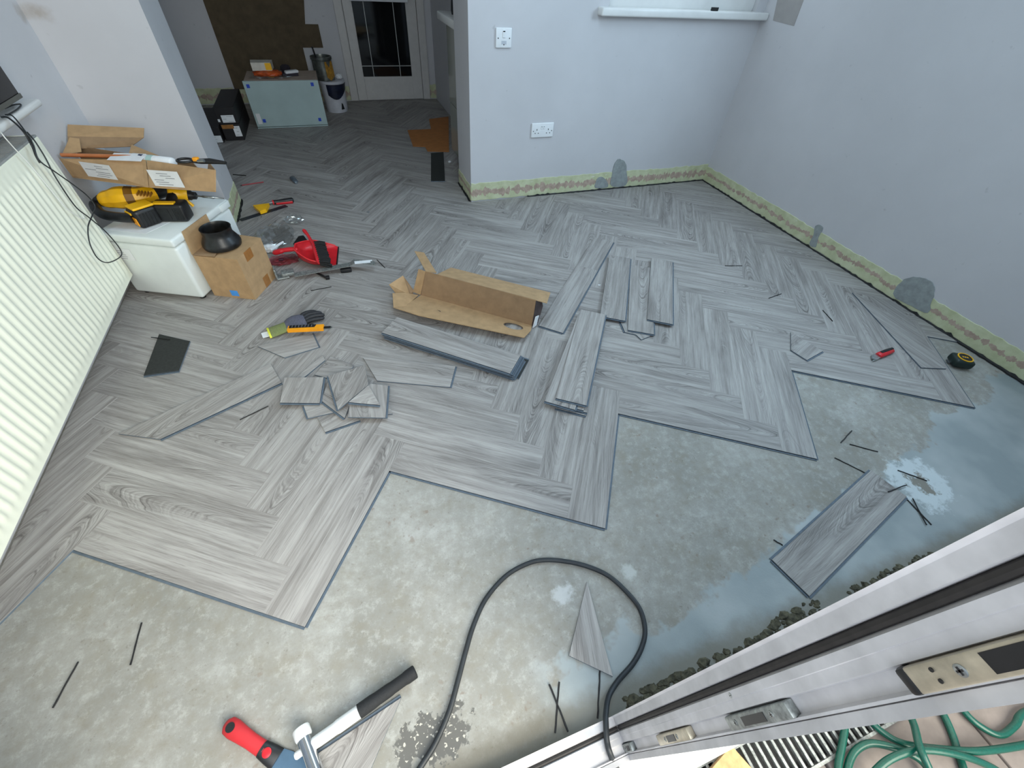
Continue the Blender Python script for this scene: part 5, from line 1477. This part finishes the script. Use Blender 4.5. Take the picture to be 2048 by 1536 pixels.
MB().box((-0.05, -0.055, 0.022), (0.06, -0.025, 0.040), b=0.002, M=TR(rz=0.45)).build('white_sheet', PAPER, nbk)
MB().box((-0.03, -0.015, 0.022), (0.07, 0.012, 0.036), b=0.002, M=TR(rz=0.40)).build('white_sheet', PAPER, nbk)
crumple('dark_rag', (-0.27, 4.13, 0.3485), 0.04, 0.03, 0.030, simple('dark_cloth', (40, 36, 44), 0.9), 'small dark rag behind the notebook on the loose unit', 'rag', 9)
# paint tin and bucket
tn = thing('paint_tin', 'open metal paint tin with yellow drips standing on a bucket behind the unit', 'tin', (0.045, 4.32, 0.262))
MB().lathe([(0.088, 0.0), (0.088, 0.15), (0.094, 0.155), (0.094, 0.175), (0.086, 0.177), (0.084, 0.165), (0.084, 0.15)], n=28, cap=True).build('can', simple('stained_tin', (112, 116, 112), 0.35, 0.7, var=0.25, scale=18), tn, smooth=40)
MB().sheet([(0.02, -0.0895, 0.145), (0.082, -0.042, 0.145), (0.088, -0.03, 0.03), (0.05, -0.077, 0.0), (0.02, -0.0895, 0.03)], 0.002).build('yellow_drip', simple('ochre_drip', (176, 128, 44), 0.5, var=0.2, scale=40), tn)
MB().tube([(-0.03, 0.03, 0.06), (-0.055, 0.02, 0.24)], 0.007, n=8).build('stirring_stick', BLACKP, tn, smooth=50)
bk = thing('paint_bucket', 'white plastic paint bucket with dark blue spill behind the loose unit', 'bucket', (0.095, 4.325, 0.0))
MB().lathe([(0.095, 0.0005), (0.100, 0.02), (0.112, 0.235), (0.118, 0.238), (0.118, 0.258), (0.0, 0.259)], n=32, cap=True).build('pail', simple('white_pail', (204, 206, 214), 0.4, var=0.04), bk, smooth=40)
vs, fs = [], []
for i in range(13):
    a = math.radians(-120 + 12 * i)
    r0 = 0.1145
    for z, rr_ in ((0.235, 0.1200), (0.150 - 0.035 * math.sin(i * 0.5), 0.1120)):
        vs.append((rr_ * math.cos(a), rr_ * math.sin(a), z))
for i in range(12):
    fs.append((2 * i, 2 * i + 1, 2 * i + 3, 2 * i + 2))
MB().add(vs, fs).build('blue_spill', simple('navy_paint', (20, 28, 52), 0.4, var=0.2), bk, smooth=60)
MB().sheet([(0.040, -0.0975, 0.03), (0.068, -0.082, 0.03), (0.060, -0.092, 0.075), (0.052, -0.096, 0.085)], 0.004).build('black_mark', BLACKP, bk)
crumple('splashed_rag', (0.17, 4.31, 0.262), 0.03, 0.03, 0.022, PAPER, 'small white splashed rag on the bucket lid edge', 'rag', 12)
# black boxes
BBX = simple('black_box_card', (22, 20, 24), 0.55, var=0.15)
bb = thing('black_box', 'black cardboard box with white labels, nearest of the boxes left of the unit', 'box', (-0.755, 3.85, 0.0))
MB().box((-0.828, 3.545, 0.0005), (-0.688, 4.12, 0.120), b=0.003).build('carton', BBX, bb, world=True)
label_sheet('label', bb, (-0.745, 3.5445, 0.030), (1, 0, 0), (0, 0, 1), 0.050, 0.075, 3, seed=1)
MB().box((-0.822, 3.5435, 0.088), (-0.735, 3.5445, 0.116)).build('brown_patch', TAPE, bb, world=True)
bb = thing('black_box', 'black cardboard box stacked on top of another, left of the loose unit', 'box', (-0.765, 3.85, 0.1205))
MB().box((-0.835, 3.55, 0.1205), (-0.690, 4.13, 0.236), b=0.003).build('carton', BBX, bb, world=True)
label_sheet('label', bb, (-0.800, 3.5495, 0.130), (1, 0, 0), (0, 0, 1), 0.090, 0.052, 3, seed=2)
MB().box((-0.832, 3.5485, 0.136), (-0.816, 3.5495, 0.156)).build('small_label', PAPER, bb, world=True)
bb = thing('black_box', 'low black cardboard box half hidden by the pier edge', 'box', (-0.93, 3.8, 0.0))
MB().box((-1.02, 3.50, 0.0005), (-0.838, 4.08, 0.112), b=0.003).build('carton', BBX, bb, world=True)
label_sheet('label', bb, (-0.915, 3.4995, 0.004), (1, 0, 0), (0, 0, 1), 0.070, 0.050, 3, seed=4)
# cardboard on the kitchen floor
o = MB().sheet([(0.6652,3.5939,0.0060),(0.6389,3.1582,0.0060),(0.7365,3.1292,0.0060),(0.7355,3.0170,0.0060),(0.9100,2.9747,0.0060),(1.1379,3.9610,0.0060),(0.9281,3.9034,0.0060),(0.8837,3.5917,0.0060)], 0.004).build('cardboard_sheet', simple('orange_card', (178, 116, 62), 0.8, var=0.06))
tag(o, 'flat brown cardboard sheet with a notch on the kitchen floor', 'cardboard')
# base unit and worktop beyond the wall end
GLOSS = simple('gloss_grey_unit', (150, 152, 144), 0.08, var=0.02, scale=4)
ku = thing('base_unit', 'glossy grey kitchen base unit just beyond the end of the back wall', 'cabinet', (0.90, 2.6, 0.0))
MB().box((0.895, 2.36, 0.10), (1.16, 2.745, 0.868), b=0.002).build('carcass', GLOSS, ku, world=True)
MB().box((0.884, 2.365, 0.105), (0.894, 2.74, 0.42), b=0.001).build('door', GLOSS, ku, world=True)
MB().box((0.884, 2.365, 0.425), (0.894, 2.74, 0.865), b=0.001).build('drawer_front', GLOSS, ku, world=True)
MB().box((0.925, 2.37, 0.0005), (1.16, 2.73, 0.10)).build('plinth', simple('plinth_grey', (120, 122, 118), 0.4), ku, world=True)
wt = MB().box((0.850, 2.345, 0.870), (1.168, 2.86, 0.915), b=0.008, seg=3).build('worktop', UPVC, smooth=40)
tag(wt, 'white kitchen worktop with rounded edge beyond the wall end', 'worktop')
jg = MB().lathe([(0.030, 0.0), (0.034, 0.02), (0.030, 0.08), (0.034, 0.12), (0.020, 0.16)], n=18, M=TR((0, 0, 0))).build('black_jar', BLACKP, M=TR((0.935, 2.66, 0.9155)), smooth=40)
tag(jg, 'black jar standing on the kitchen worktop edge', 'jar')
o = crumple('white_crumb', (0.86, 2.74, 0.0), 0.012, 0.010, 0.007, PAPER, 'small white crumb on the floor by the glossy base unit', 'crumb', 21, sub=2)

# ---------------------------------------------------------------- outside the garden door
PAV = simple('patio_slab', (122, 114, 110), 0.9, var=0.12, scale=12, bump=0.4, bscale=90)
patio = struct(MB().box((-3.0, -6.0, -0.26), (5.0, -0.93, -0.155)).build('floor_patio', simple('patio_bedding', (110, 102, 94), 0.95, var=0.1)))
rr = random.Random(9)
px0 = -1.35
for i in range(9):
    for j in range(4):
        x0, y0 = px0 + 0.452 * i, -1.46 - 0.452 * j
        if j == 0:
            y0 = -1.46
        MB().box((x0, y0, -0.16), (x0 + 0.444, y0 + (0.444 if j else 0.37), -0.118 + rr.uniform(-0.001, 0.001)), b=0.004).build('paving_slab', PAV, patio)
MB().box((-0.60, -0.985, -0.10), (1.46, -0.919, -0.035), b=0.006).build('outer_sill', UPVC, door2, smooth=40)
grt = thing('drain_grating', 'galvanised slotted channel drain outside the garden door', 'grating', (0.8, -1.05, -0.118))
for i in range(50):
    x = 0.42 + 0.0212 * i
    MB().box((x, -1.088, -0.128), (x + 0.0085, -0.994, -0.114), b=0.002).build('slat', GALV, grt, world=True)
MB().box((0.40, -1.094, -0.150), (1.50, -1.087, -0.112)).build('side_rail', GALV, grt, world=True)
MB().box((0.40, -0.996, -0.150), (1.50, -0.990, -0.112)).build('side_rail', GALV, grt, world=True)
MB().box((0.40, -1.088, -0.152), (1.50, -0.995, -0.146)).build('channel_floor', BLACKP, grt, world=True)
wb_ = MB().prism([(-0.07, -0.07), (0.075, -0.07), (0.062, 0.052), (-0.05, 0.052)], 0, 0.022).build('timber_block', simple('rough_timber', (186, 152, 108), 0.85, var=0.1, scale=60, bump=0.6, bscale=120), M=TR((0.640, -1.050, -0.1115), 0.25))
tag(wb_, 'pale rough timber block lying on the drain outside the door', 'timber')
HOSE = simple('green_hose', (6, 74, 62), 0.3, var=0.12, scale=300)
def hose(pts, seed):
    P = [Vector(p) for p in pts]
    return catmull(P, 8)
zz = -0.106
hp = [(1.6384,-1.2101,-0.1040),(1.5069,-1.1942,-0.1040),(1.4523,-1.2033,-0.1040),(1.3895,-1.2035,-0.1040),(1.3574,-1.1730,-0.1040),(1.3481,-1.1399,-0.1040),(1.3593,-1.0914,-0.1040),(1.3672,-1.0575,-0.1040)]
o = MB()
base = Vector(hp[0])
o.tube([p - base for p in hose(hp, 1)], 0.0085, n=10)
tag(o.build('garden_hose', HOSE, M=TR(base), smooth=60), 'green garden hose curl at the right edge outside the door', 'hose')
hp = [(1.5471,-1.2576,-0.1040), (1.4212,-1.2359,-0.0960), (1.2870,-1.2024,-0.0860), (1.1909,-1.1652,-0.0860), (1.1207,-1.1303,-0.0960), (1.0947,-1.1000,-0.1040), (1.0836,-1.0659,-0.1060), (1.0954,-1.0249,-0.1060)]
base = Vector(hp[0])
tag(MB().tube([p - base for p in hose(hp, 2)], 0.0085, n=10).build('garden_hose', HOSE, M=TR(base), smooth=60), 'green garden hose run sweeping in from the right beside the drain', 'hose')
hp = [(0.9172,-1.1306,-0.1020), (0.9607,-1.1071,-0.1020), (0.9960,-1.0974,-0.1000), (1.0339,-1.0994,-0.0960), (1.0688,-1.1168,-0.0900), (1.1086,-1.1468,-0.0880), (1.1284,-1.1752,-0.0920), (1.1211,-1.2108,-0.0980)]
base = Vector(hp[0])
tag(MB().tube([p - base for p in hose(hp, 3)], 0.0085, n=10).build('garden_hose', HOSE, M=TR(base), smooth=60), 'green garden hose loop arching lowest beside the drain', 'hose')
hp = [(0.8915,-1.1402,-0.1040), (0.9201,-1.1086,-0.1040), (0.9668,-1.0790,-0.1040), (1.0086,-1.0512,-0.1040), (1.0514,-1.0101,-0.1040)]
base = Vector(hp[0])
tag(MB().tube([p - base for p in hose(hp, 4)], 0.0085, n=10).build('garden_hose', HOSE, M=TR(base), smooth=60), 'green garden hose run crossing the drain nearest the timber block', 'hose')
hp = [(0.9630,-1.1465,-0.0900), (1.0211,-1.1337,-0.0720), (1.0815,-1.1363,-0.0660), (1.1341,-1.1486,-0.0640), (1.1912,-1.1742,-0.0660), (1.2474,-1.2070,-0.0760), (1.3050,-1.2508,-0.1000), (1.3118,-1.2957,-0.1040)]
base = Vector(hp[0])
tag(MB().tube([p - base for p in hose(hp, 5)], 0.0085, n=10).build('garden_hose', HOSE, M=TR(base), smooth=60), 'green garden hose loop lying over the others at bottom right', 'hose')
hp = [(1.1986,-1.0834,-0.1020), (1.1690,-1.1080,-0.0820), (1.1145,-1.1328,-0.0460), (1.0986,-1.1566,-0.0420), (1.0984,-1.1936,-0.0600), (1.1082,-1.2339,-0.1000)]
base = Vector(hp[0])
tag(MB().tube([p - base for p in hose(hp, 6)], 0.0085, n=10).build('garden_hose', HOSE, M=TR(base), smooth=60), 'upright green garden hose strand crossing over the loops', 'hose')
hp = [(1.2955,-1.0933,-0.1040), (1.2838,-1.1291,-0.1040), (1.2783,-1.1643,-0.1180), (1.2664,-1.1918,-0.1180), (1.2370,-1.2221,-0.1160)]
hp = [(1.2972,-1.0936,-0.1060), (1.2855,-1.1295,-0.1060), (1.2696,-1.1620,-0.1080), (1.2451,-1.1952,-0.1080), (1.2171,-1.2347,-0.1080)]
base = Vector(hp[0])
tag(MB().tube([p - base for p in hose(hp, 7)], 0.0085, n=10).build('garden_hose', HOSE, M=TR(base), smooth=60), 'green garden hose strand passing beneath the sweeping run', 'hose')

bpy.context.view_layer.update()
